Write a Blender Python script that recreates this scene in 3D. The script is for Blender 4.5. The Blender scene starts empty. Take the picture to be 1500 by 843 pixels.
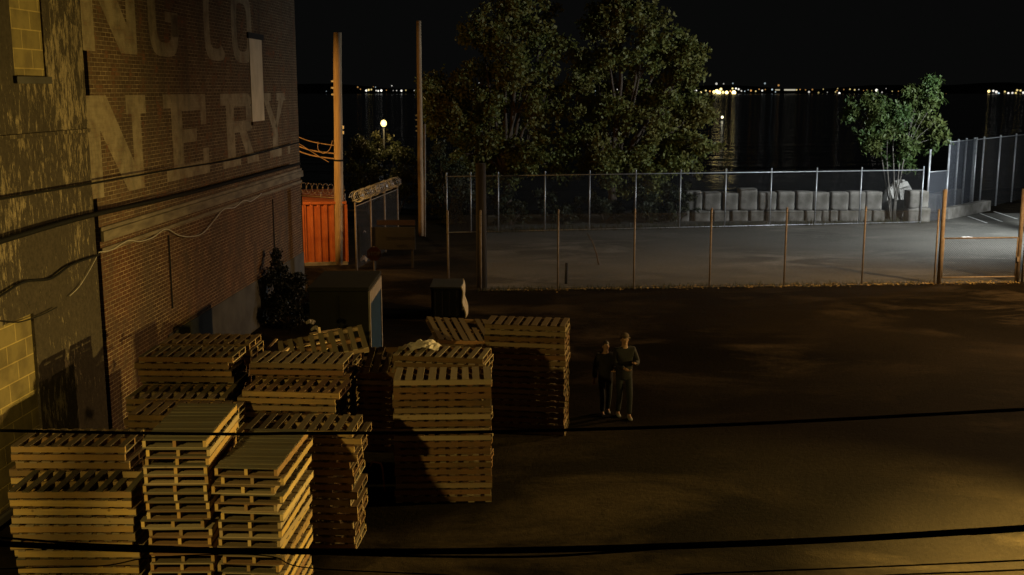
import bpy, bmesh, math, random
import numpy as np
from mathutils import Vector, Matrix
R = math.radians
rnd = random.Random(7)
S = bpy.context.scene
COL = S.collection
H = 6.8                       # eye height above the yard
PITCH = R(10.3)
F = 1600.0                    # focal length in the 1500 px wide photograph

# ------------------------------------------------------------------ survey helpers
def ray(px, py):
    cx, cy = (px - 750) / F, (421.5 - py) / F
    c, s = math.cos(PITCH), math.sin(PITCH)
    return Vector((cx, c + cy * s, -s + cy * c))
def at(px, py, Y):
    d = ray(px, py); t = Y / d.y
    return Vector((d.x * t, Y, H + d.z * t))
def gp(px, py, h=0.0):
    d = ray(px, py); t = (h - H) / d.z
    return Vector((d.x * t, d.y * t, h))

# ------------------------------------------------------------------ object helpers
def link(o, parent=None):
    COL.objects.link(o)
    if parent is not None: o.parent = parent
    return o
def tag(o, label=None, cat=None, group=None, kind=None):
    if label: o['label'] = label
    if cat: o['category'] = cat
    if group: o['group'] = group
    if kind: o['kind'] = kind
    return o
def empty(name, loc=(0, 0, 0), rz=0, label=None, cat=None, group=None):
    o = bpy.data.objects.new(name, None); o.location = loc; o.rotation_euler = (0, 0, rz)
    o.empty_display_size = .2
    link(o); return tag(o, label, cat, group)
def copy_tree(o, parent=None):
    c = o.copy(); COL.objects.link(c)
    if parent is not None: c.parent = parent
    for ch in list(o.children): copy_tree(ch, c)
    return c

class MB:
    def __init__(s): s.v = []; s.f = []
    def add(s, vs, fs):
        n = len(s.v); s.v += [tuple(v) for v in vs]; s.f += [tuple(i + n for i in f) for f in fs]; return s
    def box(s, c, d, M=None):
        x, y, z = d[0] / 2, d[1] / 2, d[2] / 2
        vs = [Vector(p) for p in ((-x,-y,-z),(x,-y,-z),(x,y,-z),(-x,y,-z),(-x,-y,z),(x,-y,z),(x,y,z),(-x,y,z))]
        if M is not None: vs = [M @ v for v in vs]
        vs = [v + Vector(c) for v in vs]
        return s.add(vs, [(0,3,2,1),(4,5,6,7),(0,1,5,4),(1,2,6,5),(2,3,7,6),(3,0,4,7)])
    def tube(s, pts, r, n=8, caps=True):
        pts = [Vector(p) for p in pts]; rs = r if isinstance(r, (list, tuple)) else [r] * len(pts)
        vs = []; fs = []
        up = None
        for i, p in enumerate(pts):
            a = pts[max(i - 1, 0)]; b = pts[min(i + 1, len(pts) - 1)]
            t = (b - a).normalized()
            if up is None:
                up = Vector((0, 0, 1)) if abs(t.z) < .9 else Vector((1, 0, 0))
            e1 = (up - t * up.dot(t)).normalized(); up = e1; e2 = t.cross(e1)
            for k in range(n):
                an = 2 * math.pi * k / n
                vs.append(p + (e1 * math.cos(an) + e2 * math.sin(an)) * rs[i])
        for i in range(len(pts) - 1):
            for k in range(n):
                k2 = (k + 1) % n
                fs.append((i*n + k, i*n + k2, (i+1)*n + k2, (i+1)*n + k))
        if caps:
            fs.append(tuple(range(n - 1, -1, -1))); m = (len(pts) - 1) * n
            fs.append(tuple(m + k for k in range(n)))
        return s.add(vs, fs)
    def prism(s, poly, origin, eu, ev, en, t):
        n = len(poly)
        a = [origin + eu * p[0] + ev * p[1] for p in poly]; b = [q + en * t for q in a]
        return s.add(a + b, [tuple(range(n - 1, -1, -1)), tuple(range(n, 2 * n))] + [(i, (i+1) % n, n + (i+1) % n, n + i) for i in range(n)])
    def build(s, name, m, parent=None, smooth=False, bevel=0):
        me = bpy.data.meshes.new(name); me.from_pydata(s.v, [], s.f); me.validate()
        for mm in (m if isinstance(m, (list, tuple)) else [m]): me.materials.append(mm)
        bm = bmesh.new(); bm.from_mesh(me); bmesh.ops.recalc_face_normals(bm, faces=bm.faces); bm.to_mesh(me); bm.free()
        if smooth: me.shade_smooth()
        o = bpy.data.objects.new(name, me); link(o, parent)
        if bevel:
            b = o.modifiers.new('bevel', 'BEVEL'); b.width = bevel; b.segments = 2; b.limit_method = 'ANGLE'
        return o
def sphere_mb(c, r, sc=(1, 1, 1), nu=12, nv=8, jit=0):
    m = MB(); vs = []; fs = []
    c = Vector(c)
    for j in range(nv + 1):
        th = math.pi * j / nv
        for i in range(nu):
            ph = 2 * math.pi * i / nu; k = 1 + (rnd.uniform(-jit, jit) if jit else 0)
            vs.append(c + Vector((math.sin(th) * math.cos(ph) * sc[0], math.sin(th) * math.sin(ph) * sc[1], math.cos(th) * sc[2])) * r * k)
    for j in range(nv):
        for i in range(nu):
            i2 = (i + 1) % nu; fs.append((j*nu + i, (j+1)*nu + i, (j+1)*nu + i2, j*nu + i2))
    return m.add(vs, fs)

# ------------------------------------------------------------------ materials
class NT:
    def __init__(s, name):
        s.m = bpy.data.materials.new(name); s.m.use_nodes = True; s.t = s.m.node_tree; s.n = s.t.nodes; s.l = s.t.links
        s.b = s.n['Principled BSDF']; s.out = s.n['Material Output']
    def new(s, typ, **kw):
        n = s.n.new(typ)
        for k, v in kw.items(): setattr(n, k, v)
        return n
    def put(s, sock, v):
        if isinstance(v, bpy.types.NodeSocket): s.l.new(v, sock)
        elif v is not None: sock.default_value = v
    def coord(s, scale=(1, 1, 1), kind='Object', loc=(0, 0, 0), rot=(0, 0, 0)):
        tc = s.new('ShaderNodeTexCoord'); mp = s.new('ShaderNodeMapping')
        s.l.new(tc.outputs[kind], mp.inputs[0]); mp.inputs['Scale'].default_value = scale; mp.inputs['Location'].default_value = loc; mp.inputs['Rotation'].default_value = rot
        return mp.outputs[0]
    def noise(s, vec, scale=1, detail=4, rough=.55, dist=0):
        n = s.new('ShaderNodeTexNoise'); s.l.new(vec, n.inputs['Vector'])
        n.inputs['Scale'].default_value = scale; n.inputs['Detail'].default_value = detail; n.inputs['Roughness'].default_value = rough; n.inputs['Distortion'].default_value = dist
        return n.outputs[0]
    def ramp(s, f, lo, hi, a=0.0, b=1.0):
        n = s.new('ShaderNodeMapRange'); s.put(n.inputs[0], f); n.inputs[1].default_value = lo; n.inputs[2].default_value = hi; n.inputs[3].default_value = a; n.inputs[4].default_value = b
        return n.outputs[0]
    def mix(s, f, a, b, typ='MIX'):
        n = s.new('ShaderNodeMix', data_type='RGBA', blend_type=typ)
        s.put(n.inputs[0], f); s.put(n.inputs[6], c4(a)); s.put(n.inputs[7], c4(b)); return n.outputs[2]
    def math(s, op, a, b=None):
        n = s.new('ShaderNodeMath', operation=op); s.put(n.inputs[0], a); s.put(n.inputs[1], b); return n.outputs[0]
    def bump(s, hgt, strength=.3, dist=.02):
        n = s.new('ShaderNodeBump'); s.l.new(hgt, n.inputs['Height']); n.inputs['Strength'].default_value = strength; n.inputs['Distance'].default_value = dist
        s.l.new(n.outputs[0], s.b.inputs['Normal']); return n
    def base(s, c, rough=.8, metal=0.0, spec=.3):
        s.put(s.b.inputs['Base Color'], c4(c)); s.put(s.b.inputs['Roughness'], rough); s.b.inputs['Metallic'].default_value = metal
        s.b.inputs['Specular IOR Level'].default_value = spec
        return s.m
def c4(c):
    return (*c, 1.0) if isinstance(c, tuple) and len(c) == 3 else c

def simple(name, a, b=None, rough=.7, metal=0.0, scale=6, bump=.15, stretch=(1, 1, 1), spec=.3):
    t = NT(name); b = b or tuple(x * .6 for x in a)
    v = t.coord(stretch); n = t.noise(v, scale, 5); m = t.ramp(n, .35, .68)
    t.base(t.mix(m, a, b), rough, metal, spec)
    if bump: t.bump(t.noise(v, scale * 3, 3), bump, .01)
    return t.m
def emit(name, c, s):
    t = NT(name); t.base((.02, .02, .02)); t.b.inputs['Emission Color'].default_value = c4(c); t.b.inputs['Emission Strength'].default_value = s; return t.m

def wood_mat(name, a, b, grey, axis):
    t = NT(name)
    sc = (1.5, 28, 28) if axis == 'x' else (28, 1.5, 28)
    oi = t.new('ShaderNodeObjectInfo')
    off = t.new('ShaderNodeVectorMath', operation='ADD'); t.l.new(t.coord(sc), off.inputs[0])
    mul = t.math('MULTIPLY', oi.outputs['Random'], 37.0); cmb = t.new('ShaderNodeCombineXYZ'); t.l.new(mul, cmb.inputs[0]); t.l.new(mul, cmb.inputs[1]); t.l.new(cmb.outputs[0], off.inputs[1])
    g = t.noise(off.outputs[0], 1, 5, .6)
    off2 = t.new('ShaderNodeVectorMath', operation='ADD'); t.l.new(t.coord((1, 1, 1)), off2.inputs[0]); t.l.new(cmb.outputs[0], off2.inputs[1])
    blot = t.noise(off2.outputs[0], 3.2, 4)
    geo = t.new('ShaderNodeNewGeometry')
    isl = geo.outputs['Random Per Island']
    c = t.mix(t.ramp(g, .3, .7), a, b)
    c = t.mix(t.ramp(blot, .42, .66, 0, .75), c, grey)
    c = t.mix(t.ramp(isl, 0, 1, 0, .55), c, tuple(x * .42 for x in a))
    rv = t.math('FRACT', t.math('MULTIPLY', oi.outputs['Random'], 7.31))
    c = t.mix(t.ramp(oi.outputs['Random'], .3, 1, 0, .85), c, (.11, .07, .04))
    c = t.mix(t.ramp(rv, .55, 1, 0, .4), c, (.24, .115, .05))
    c = t.mix(t.ramp(rv, 0, .3, .5, 0), c, (.40, .33, .21))
    knots = t.new('ShaderNodeTexVoronoi'); t.l.new(off2.outputs[0], knots.inputs['Vector']); knots.inputs['Scale'].default_value = 5
    c = t.mix(t.ramp(knots.outputs[0], .06, .13, .7, 0), c, (.07, .04, .02))
    t.base(c, .85, 0, .15); t.bump(g, .35, .006); return t.m
M = {}
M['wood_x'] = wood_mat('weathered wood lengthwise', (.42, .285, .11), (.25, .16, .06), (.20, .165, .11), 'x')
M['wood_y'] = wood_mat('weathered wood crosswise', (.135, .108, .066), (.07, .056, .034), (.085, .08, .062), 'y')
M['wood_x_new'] = wood_mat('pine brightened for lamplight lengthwise', (.62, .44, .145), (.40, .27, .09), (.34, .27, .15), 'x')  # stringers brightened: the lamp light on these stacks is put into the colour
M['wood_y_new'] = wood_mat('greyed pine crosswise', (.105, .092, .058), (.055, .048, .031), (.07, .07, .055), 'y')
M['wood_x_old'] = wood_mat('aged brown wood lengthwise', (.17, .10, .042), (.09, .053, .025), (.085, .066, .042), 'x')  # aged brown wood, darkened further to put dimmer light into the colour
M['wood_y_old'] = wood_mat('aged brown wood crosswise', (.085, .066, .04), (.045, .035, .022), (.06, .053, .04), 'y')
M['galv'] = simple('galvanised steel', (.48, .49, .5), (.33, .34, .35), .45, .6, 9, .1)
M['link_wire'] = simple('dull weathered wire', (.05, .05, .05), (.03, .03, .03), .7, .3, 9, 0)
M['link_bright'] = simple('wire tinted for flood light', (.11, .12, .14), (.08, .088, .1), .6, .2, 9, 0)  # paler bluish wire colour stands for the cool flood light on the mesh
M['rust_steel'] = simple('weathered painted steel', (.20, .17, .135), (.13, .095, .065), .65, .0, 8, .2)
M['cable'] = simple('black rubber cable', (.005, .005, .005), (.008, .008, .008), .75, 0, 20, .2, spec=.12)
M['cable_grey'] = simple('grey cable', (.34, .32, .28), (.22, .2, .18), .6, 0, 20, .1)
M['pole_wood'] = simple('pole timber', (.34, .25, .15), (.22, .15, .085), .85, 0, 3, .5, (9, 9, .6))
M['dark_timber'] = simple('creosoted timber', (.012, .01, .008), (.02, .016, .012), .9, 0, 3, .4, (9, 9, .6))
M['black'] = simple('dull black', (.006, .006, .006), None, .8)
M['porcelain'] = simple('insulator glaze', (.55, .55, .52), None, .3)
M['conc'] = simple('cast concrete', (.21, .195, .17), (.085, .078, .062), .92, 0, 1.5, .8)
M['bark'] = simple('bark', (.075, .055, .038), (.04, .03, .02), .95, 0, 4, .8, (4, 4, .8))
M['pale_bark'] = simple('pale bark', (.13, .12, .10), (.08, .072, .06), .9, 0, 5, .4, (4, 4, .8))

def brick_nodes(t, painted=None):
    v = t.coord((1, 1, 1))
    sep = t.new('ShaderNodeSeparateXYZ'); t.l.new(v, sep.inputs[0])
    cmb = t.new('ShaderNodeCombineXYZ'); t.l.new(sep.outputs[0], cmb.inputs[0]); t.l.new(sep.outputs[2], cmb.inputs[1])
    bt = t.new('ShaderNodeTexBrick'); t.l.new(cmb.outputs[0], bt.inputs['Vector'])
    bt.inputs['Scale'].default_value = 1.0; bt.inputs['Brick Width'].default_value = .235; bt.inputs['Row Height'].default_value = .082
    bt.inputs['Mortar Size'].default_value = .007; bt.inputs['Mortar Smooth'].default_value = .3; bt.inputs['Bias'].default_value = -.1
    # own random tint per brick from coarse snapping
    n1 = t.noise(v, .35, 5, .6); n2 = t.noise(v, 2.6, 6, .65); n3 = t.noise(t.coord((1, 1, .16)), 1.3, 6, .65)
    zf = t.ramp(sep.outputs[2], 3.6, 4.6)                   # redder wall below the belt course
    up = t.mix(t.ramp(n1, .38, .62), (.078, .056, .035), (.10, .068, .04))
    up = t.mix(t.ramp(n2, .54, .72, 0, .8), up, (.25, .10, .045))
    lo = t.mix(t.ramp(n1, .35, .65), (.055, .032, .02), (.10, .046, .024))
    lo = t.mix(t.ramp(n2, .5, .7), lo, (.08, .055, .04))
    b = t.mix(zf, lo, up)
    bt.inputs['Color1'].default_value = (1, 1, 1, 1); bt.inputs['Color2'].default_value = (.66, .62, .6, 1); bt.inputs['Mortar'].default_value = (.62, .6, .55, 1)
    b = t.mix(1.0, b, bt.outputs['Color'], 'MULTIPLY')
    mort = t.mix(t.ramp(n2, .4, .65), (.30, .24, .155), (.075, .06, .045))
    if painted:
        wear = t.math('MULTIPLY', t.ramp(n2, .42, .60, 1, .5), t.ramp(n3, .36, .6, .65, 1.0))
        b = t.mix(wear, b, painted); mort = t.mix(t.math('MULTIPLY', wear, .6), mort, painted)
    col = t.mix(bt.outputs['Fac'], b, mort)
    stain = t.ramp(n3, .46, .72, 0, .7)
    col = t.mix(stain, col, (.05, .04, .03))
    t.base(col, .93, 0, .12)
    inv = t.math('SUBTRACT', 1.0, bt.outputs['Fac'])
    hgt = t.math('ADD', t.math('MULTIPLY', inv, .6), t.math('MULTIPLY', n2, .5))
    t.bump(hgt, .8, .012)
    return t.m
M['brick'] = brick_nodes(NT('old brick'))
M['letter'] = brick_nodes(NT('faded sign paint on brick'), (.27, .235, .16))
M['patch'] = simple('white painted infill', (.50, .43, .31), (.38, .33, .24), .9, 0, 2.5, .4, (1, 1, .6))
def cmu():
    t = NT('painted concrete block'); v = t.coord(); sep = t.new('ShaderNodeSeparateXYZ'); t.l.new(v, sep.inputs[0])
    cmb = t.new('ShaderNodeCombineXYZ'); t.l.new(sep.outputs[0], cmb.inputs[0]); t.l.new(sep.outputs[2], cmb.inputs[1])
    bt = t.new('ShaderNodeTexBrick'); t.l.new(cmb.outputs[0], bt.inputs['Vector']); bt.inputs['Scale'].default_value = 1
    bt.inputs['Brick Width'].default_value = .62; bt.inputs['Row Height'].default_value = .31; bt.inputs['Mortar Size'].default_value = .013
    bt.inputs['Mortar Smooth'].default_value = .4
    n = t.noise(v, 3, 5); c = t.mix(t.ramp(n, .4, .65), (.19, .155, .065), (.13, .105, .048))
    bt.inputs['Color1'].default_value = (1, 1, 1, 1); bt.inputs['Color2'].default_value = (.78, .78, .78, 1); bt.inputs['Mortar'].default_value = (1.7, 1.65, 1.5, 1)
    t.base(t.mix(1, c, bt.outputs['Color'], 'MULTIPLY'), .9, 0, .15)
    t.bump(t.math('ADD', t.math('SUBTRACT', 1.0, bt.outputs['Fac']), t.math('MULTIPLY', n, .3)), .5, .015); return t.m
M['cmu'] = cmu()
def peel():
    t = NT('peeling render'); v = t.coord()
    n1 = t.noise(t.coord((6, 6, 1.5)), 2.0, 10, .78, .4); n2 = t.noise(v, .5, 4); n3 = t.noise(v, 14, 5, .7); n4 = t.noise(t.coord((1, 1, .8), loc=(9, 3, 4)), .42, 3)
    grey = t.mix(t.ramp(n3, .35, .7), (.055, .046, .034), (.028, .024, .018))
    zone = t.ramp(t.math('ADD', n1, t.math('MULTIPLY', n4, .55)), .835, .88)
    edge = t.ramp(n3, .30, .62, .35, 1)
    c = t.mix(t.math('MULTIPLY', zone, edge), grey, (.24, .20, .125))
    c = t.mix(t.ramp(n2, .5, .7, 0, .5), c, (.035, .03, .022))
    t.base(c, .92, 0, .12); t.bump(t.math('ADD', zone, t.math('MULTIPLY', n3, .5)), .6, .012); return t.m
M['peel'] = peel()
M['plinth'] = simple('cement parging', (.06, .058, .052), (.035, .033, .03), .95, 0, 1.3, .4)
M['belt'] = simple('stone belt', (.16, .135, .095), (.075, .062, .045), .9, 0, 2.2, .5, (.7, 1, 3))

def ground_mat(name, cols, water=False, rough=.92):
    t = NT(name); v = t.coord((.8, 1, 1)); w = t.coord((.6, 1.1, 1))
    big = t.noise(v, .10, 4, .6, .4); mid = t.noise(w, .42, 6, .66, .5); fine = t.noise(t.coord(), 9, 6, .75); grit = t.noise(t.coord(), 48, 3, .6)
    a, b, c = cols
    col = t.mix(t.ramp(big, .40, .60), a, b)
    col = t.mix(t.math('MULTIPLY', t.ramp(mid, .47, .64, 0, 1), t.ramp(big, .42, .56, .1, 1)), col, c)
    col = t.mix(t.ramp(fine, .4, .75, 0, .6), col, tuple(x * .35 for x in a))
    vo = t.new('ShaderNodeTexVoronoi'); t.l.new(t.coord(), vo.inputs['Vector']); vo.inputs['Scale'].default_value = 7
    col = t.mix(t.ramp(vo.outputs[0], .02, .06, .35, 0), col, tuple(x * 1.6 for x in c))
    t.base(col, rough, 0, .02)
    t.bump(t.math('ADD', t.math('ADD', t.math('MULTIPLY', fine, .7), t.math('MULTIPLY', grit, .35)), t.math('MULTIPLY', mid, 1.2)), .9, .04)
    return t.m
M['yard'] = ground_mat('packed dirt yard', ((.0105, .0081, .0051), (.0045, .0036, .0024), (.040, .030, .0175)))
M['lot'] = ground_mat('old asphalt', ((.10, .096, .083), (.062, .06, .053), (.15, .142, .12)))
M['stripe'] = simple('worn road paint', (.62, .62, .58), (.25, .25, .23), .85, 0, 4)
def water():
    t = NT('harbour water')
    n1 = t.noise(t.coord((.30, 1, 1)), .16, 2, .45, .2); n2 = t.noise(t.coord((.5, 1, 1)), .6, 2, .5)
    t.base((.002, .003, .004), .14, 0, .3); t.b.inputs['IOR'].default_value = 1.33
    t.bump(t.math('ADD', n1, t.math('MULTIPLY', n2, .16)), 1.0, 2.2); return t.m
M['water'] = water()
M['hill'] = simple('dark far land', (.02, .024, .02), (.012, .014, .012), 1, 0, .01, 0)
def leaf_mat(name, a, b, c):
    t = NT(name); g = t.new('ShaderNodeNewGeometry'); v = t.coord()
    col = t.mix(g.outputs['Random Per Island'], a, b)
    col = t.mix(t.ramp(t.noise(v, .5, 3), .42, .62, 0, .8), col, c)
    t.base(col, .6, 0, .3)
    tr = t.new('ShaderNodeBsdfTranslucent'); t.l.new(col, tr.inputs[0])
    mx = t.new('ShaderNodeMixShader'); mx.inputs[0].default_value = .3
    t.l.new(t.b.outputs[0], mx.inputs[1]); t.l.new(tr.outputs[0], mx.inputs[2]); t.l.new(mx.outputs[0], t.out.inputs[0]); return t.m
M['leaf'] = leaf_mat('poplar leaves', (.17, .17, .038), (.08, .10, .024), (.15, .125, .03))
M['leaf_dark'] = leaf_mat('shrub leaves', (.05, .055, .022), (.03, .042, .018), (.06, .05, .02))
M['leaf_black'] = leaf_mat('dark ivy leaves', (.014, .017, .01), (.008, .011, .007), (.016, .014, .008))
M['leaf_fresh'] = leaf_mat('fresh compound leaves', (.055, .095, .024), (.03, .062, .016), (.075, .085, .02))
M['dry_leaf'] = leaf_mat('dry leaves', (.32, .22, .07), (.18, .13, .05), (.4, .3, .1))

# ------------------------------------------------------------------ setting: ground, lot, water, far land
def sheet(name, poly, z, m):
    o = MB().add([(x, y, z) for x, y in poly], [tuple(range(len(poly)))]).build(name, m); return tag(o, kind='structure')
shore = [(-400, 62), (-40, 61), (-6, 62.5), (6, 62), (19.5, 61), (25, 68), (34, 76), (90, 80), (400, 80)]
g = MB(); n = len(shore)
g.add([(-400, -40, 0), (400, -40, 0)] + [(x, y, 0) for x, y in reversed(shore)], [tuple(range(n + 2))])
g.add([(x, y, 0) for x, y in shore] + [(x, y + 1.5, -3) for x, y in shore], [(i, i + 1, n + i + 1, n + i) for i in range(n - 1)])
tag(g.build('yard_ground', M['yard']), kind='structure')
nfa, nfb = gp(657, 427), gp(1374, 416)                     # near fence line
nfd = (nfb - nfa).normalized()
def near_pt(px):                                           # point of the near fence line at photo column px
    k = (px - 750) / F * 1.0
    # solve lateral = k * depth(camera) for points on the line
    lo, hi = -30.0, 60.0
    f = lambda u: (lambda p: p.x - k * (p.y * math.cos(PITCH) + H * math.sin(PITCH)))(nfa + nfd * u)
    for _ in range(60):
        mid = (lo + hi) / 2
        if f(mid) > 0: hi = mid
        else: lo = mid
    return nfa + nfd * lo
la = near_pt(707); lb = near_pt(1700)
sheet('asphalt_lot', [(la.x, la.y), (lb.x, lb.y), (60, 60.5), (19, 60.5), (-1.3, 59.5)], .004, M['lot'])
wt = MB(); ys = [50, 90, 160, 300, 600, 1200, 2600]
wt.add([(-4000, 50, -1.6), (4000, 50, -1.6), (4000, 2600, -1.6), (-4000, 2600, -1.6)], [(0, 1, 2, 3)])
tag(wt.build('harbour_water', M['water']), kind='structure')
hl = MB(); nx = 160
vs = []
for i in range(nx + 1):
    x = -3200 + 6400 * i / nx
    vs += [(x, 2030 + 30 * math.sin(i * .9), -2), (x, 2100, 3 + 2 * math.sin(i * .7)), (x, 2500, 14 + 5 * math.sin(i * .31) + 3 * math.sin(i * .83)), (x, 2900, -2)]
hl.add(vs, [(i*4 + k, i*4 + k + 1, i*4 + 5 + k, i*4 + 4 + k) for i in range(nx) for k in range(3)])
tag(hl.build('far_shore', M['hill'], smooth=True), kind='structure')

# parking stripes
sm = MB()
for (x0, y0, x1, y1) in ((1418, 317, 1446, 327), (1436, 313, 1468, 325), (1456, 310, 1490, 321)):
    a, b = gp(x0, y0, .008), gp(x1, y1, .008); d = (b - a).normalized(); nn = Vector((-d.y, d.x, 0)) * .06
    sm.add([a - nn, b - nn, b + nn, a + nn], [(0, 1, 2, 3)])
tag(sm.build('parking_stripes', M['stripe']), kind='structure')

# ------------------------------------------------------------------ the two buildings on the left
WC = Vector((-7.08, 36.6, 0)); WYAW = R(2.86)
wd = Vector((math.sin(WYAW), math.cos(WYAW), 0)); wn = Vector((math.cos(WYAW), -math.sin(WYAW), 0))   # wn faces the yard
def wl(px, py, off=0.0):                                  # photo point -> (along, height) on the wall, along = 0 at far corner
    d = ray(px, py); o = Vector((0, 0, H))
    t = ((WC + wn * off) - o).dot(wn) / d.dot(wn); p = o + d * t
    return ((p - WC).dot(wd), p.z)
def wp(a, off, z): return WC + wd * a + wn * off + Vector((0, 0, z))
BR = math.pi / 2 - WYAW                                    # local +X along the wall, local -Y out to the yard
seam = wl(116, 137)[0]
WINX = [wl(366, 110)[0], wl(384, 110)[0]]; WINZ = [wl(375, 178)[1], wl(375, 58)[1]]
brick = empty('brick_building', WC, BR, 'tall old brick building with ghost lettering painted on its wall', 'building')
def wallbox(m, x0, x1, y0, y1, z0, z1): return m.box(((x0+x1)/2, (y0+y1)/2, (z0+z1)/2), (x1-x0, y1-y0, z1-z0))
x0 = seam + .45
TOPB = 12.5
b = MB()
wallbox(b, x0, WINX[0], 0, .5, 0, TOPB); wallbox(b, WINX[1], 0, 0, .5, 0, TOPB)
wallbox(b, WINX[0], WINX[1], 0, .5, 0, WINZ[0]); wallbox(b, WINX[0], WINX[1], 0, .5, WINZ[1], TOPB)
b.build('wall', M['brick'], brick)
b = MB(); wallbox(b, x0 + .5, -.003, .5, 16, 0, TOPB); b.build('wall_rear', M['brick'], brick)
b = MB(); wallbox(b, x0 - .1, .12, -.12, 16.1, TOPB, TOPB + .25); b.build('parapet_cap', M['belt'], brick, bevel=.02)
b = MB(); wallbox(b, x0, .08, -.09, -.002, 3.92, 4.12); wallbox(b, x0, .05, -.05, -.002, 4.12, 4.2); wallbox(b, x0, .05, -.045, -.002, 3.72, 3.80); b.build('belt_course', M['belt'], brick, bevel=.012)
b = MB(); wallbox(b, x0 + 3.2, .02, -.03, -.002, 0, 1.38); b.build('plinth', M['plinth'], brick, bevel=.01)
f_ = MB(); wallbox(f_, WINX[0] + .002, WINX[1] - .002, -.022, .3, WINZ[0] + .002, WINZ[1] - .002)
win = f_.build('blocked_window', M['patch'], brick); tag(win, 'tall narrow window opening bricked up and painted white')
b = MB(); wallbox(b, WINX[0] - .15, WINX[1] + .15, -.05, -.002, WINZ[1], WINZ[1] + .16); b.build('lintel', M['black'], win)
b = MB(); wallbox(b, WINX[0] - .08, WINX[1] + .08, -.06, -.002, WINZ[0] - .1, WINZ[0] - .003); b.build('sill', M['brick'], win)
# painted letters: strokes in a unit box (u 0..1 along the wall, v 0..1 up)
def poly_letter(ch):
    if ch == 'N': return [[(0,0),(.2,0),(.2,1),(0,1)], [(.2,1),(.2,.66),(.66,0),(.8,0),(.8,.0),(.8,.30),(.34,1)], [(.8,0),(.98,0),(.98,1),(.8,1)], [(.7,.80),(.8,.80),(.8,1),(.7,1)], [(.98,.80),(1.1,.80),(1.1,1),(.98,1)]]
    if ch == 'E': return [[(.16,0),(.40,0),(.40,1),(.16,1)], [(0,.84),(.16,.84),(.16,1),(0,1)], [(0,0),(.16,0),(.16,.14),(0,.14)], [(.4,.80),(1,.80),(1,1),(.4,1)], [(.86,.62),(1,.62),(1,.80),(.86,.80)], [(.4,.42),(.74,.42),(.74,.58),(.4,.58)], [(.4,0),(1.03,0),(1.03,.16),(.4,.16)], [(.88,.16),(1.03,.16),(1.03,.32),(.88,.32)]]
    if ch == 'R': return [[(.14,0),(.36,0),(.36,1),(.14,1)], [(0,.84),(.14,.84),(.14,1),(0,1)], [(0,0),(.14,0),(.14,.13),(0,.13)], [(.36,0),(.5,0),(.5,.13),(.36,.13)], [(.36,.82),(.85,.82),(.93,.90),(.80,1),(.36,1)], [(.72,.62),(.95,.62),(.95,.82),(.72,.82)], [(.36,.46),(.85,.46),(.95,.62),(.36,.62)], [(.50,.46),(.72,.46),(.92,.12),(.92,0),(.70,0),(.70,.10)], [(.92,0),(1.06,0),(1.06,.12),(.92,.12)]]
    if ch == 'Y': return [[(.38,0),(.64,0),(.64,.46),(.38,.46)], [(.22,0),(.38,0),(.38,.12),(.22,.12)], [(.64,0),(.8,0),(.8,.12),(.64,.12)], [(.04,.88),(.26,.88),(.64,.46),(.38,.46)], [(.74,.88),(.98,.88),(.64,.46),(.5,.46)], [(-.08,.88),(.36,.88),(.36,1),(-.08,1)], [(.64,.88),(1.08,.88),(1.08,1),(.64,1)]]
    if ch in 'GCO':
        out = []; n = 18; a0, a1 = {'G': (50, 360), 'C': (42, 318), 'O': (0, 360)}[ch]
        pt = lambda an, k: (.5 + (.5 - .24 * k) * math.copysign(abs(math.cos(an)) ** .55, math.cos(an)), .5 + (.5 - .16 * k) * math.copysign(abs(math.sin(an)) ** .55, math.sin(an)))
        for i in range(n):
            p, q = R(a0 + (a1 - a0) * i / n), R(a0 + (a1 - a0) * (i + 1) / n)
            out.append([pt(p, 1), pt(q, 1), pt(q, 0), pt(p, 0)])
        if ch == 'G': out += [[(.76,.24),(1,.24),(1,.52),(.76,.52)], [(.55,.40),(.76,.40),(.76,.52),(.55,.52)]]
        return out
    return [[(0,0),(1,0),(1,1),(0,1)]]
def letter(ch, px0, px1, z0, z1):
    a0, a1 = wl(px0, 137)[0], wl(px1, 137)[0]; m = MB()
    for p in poly_letter(ch):
        m.prism([(a0 + (a1 - a0) * u, z0 + (z1 - z0) * v) for u, v in p], Vector((0, -.0035, 0)), Vector((1, 0, 0)), Vector((0, 0, 1)), Vector((0, 1, 0)), .0015)
    o = m.build('painted_letter', M['letter'], brick); return o
for ch, p0, p1 in (('N', 125, 205), ('E', 238, 300), ('R', 322, 372), ('Y', 385, 415)):
    tag(letter(ch, p0, p1, 4.76, 6.68), 'faded white letter %s in the lower painted row' % ch)
tag(letter('.', 418.5, 422, 4.76, 5.05), 'faded white full stop after the lower row')
for ch, p0, p1 in (('N', 126, 206), ('G', 223, 266), ('C', 303, 335), ('O', 343, 372)):
    tag(letter(ch, p0, p1, 7.5, 9.4), 'faded white letter %s in the upper painted row' % ch)
# conduits on the wall and a black downpipe in the seam
for px, y0_, y1_ in ((245, 345, 455), (398, 292, 372)):
    a, zt = wl(px, y0_); _, zb = wl(px, y1_)
    MB().tube([(a, -.03, zb), (a, -.03, zt)], .018, 6).build('conduit', M['black'], brick)
MB().tube([(x0 - .2, .12, 0), (x0 - .2, .12, TOPB)], .09, 10).build('downpipe', M['black'], brick, smooth=True)
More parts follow.
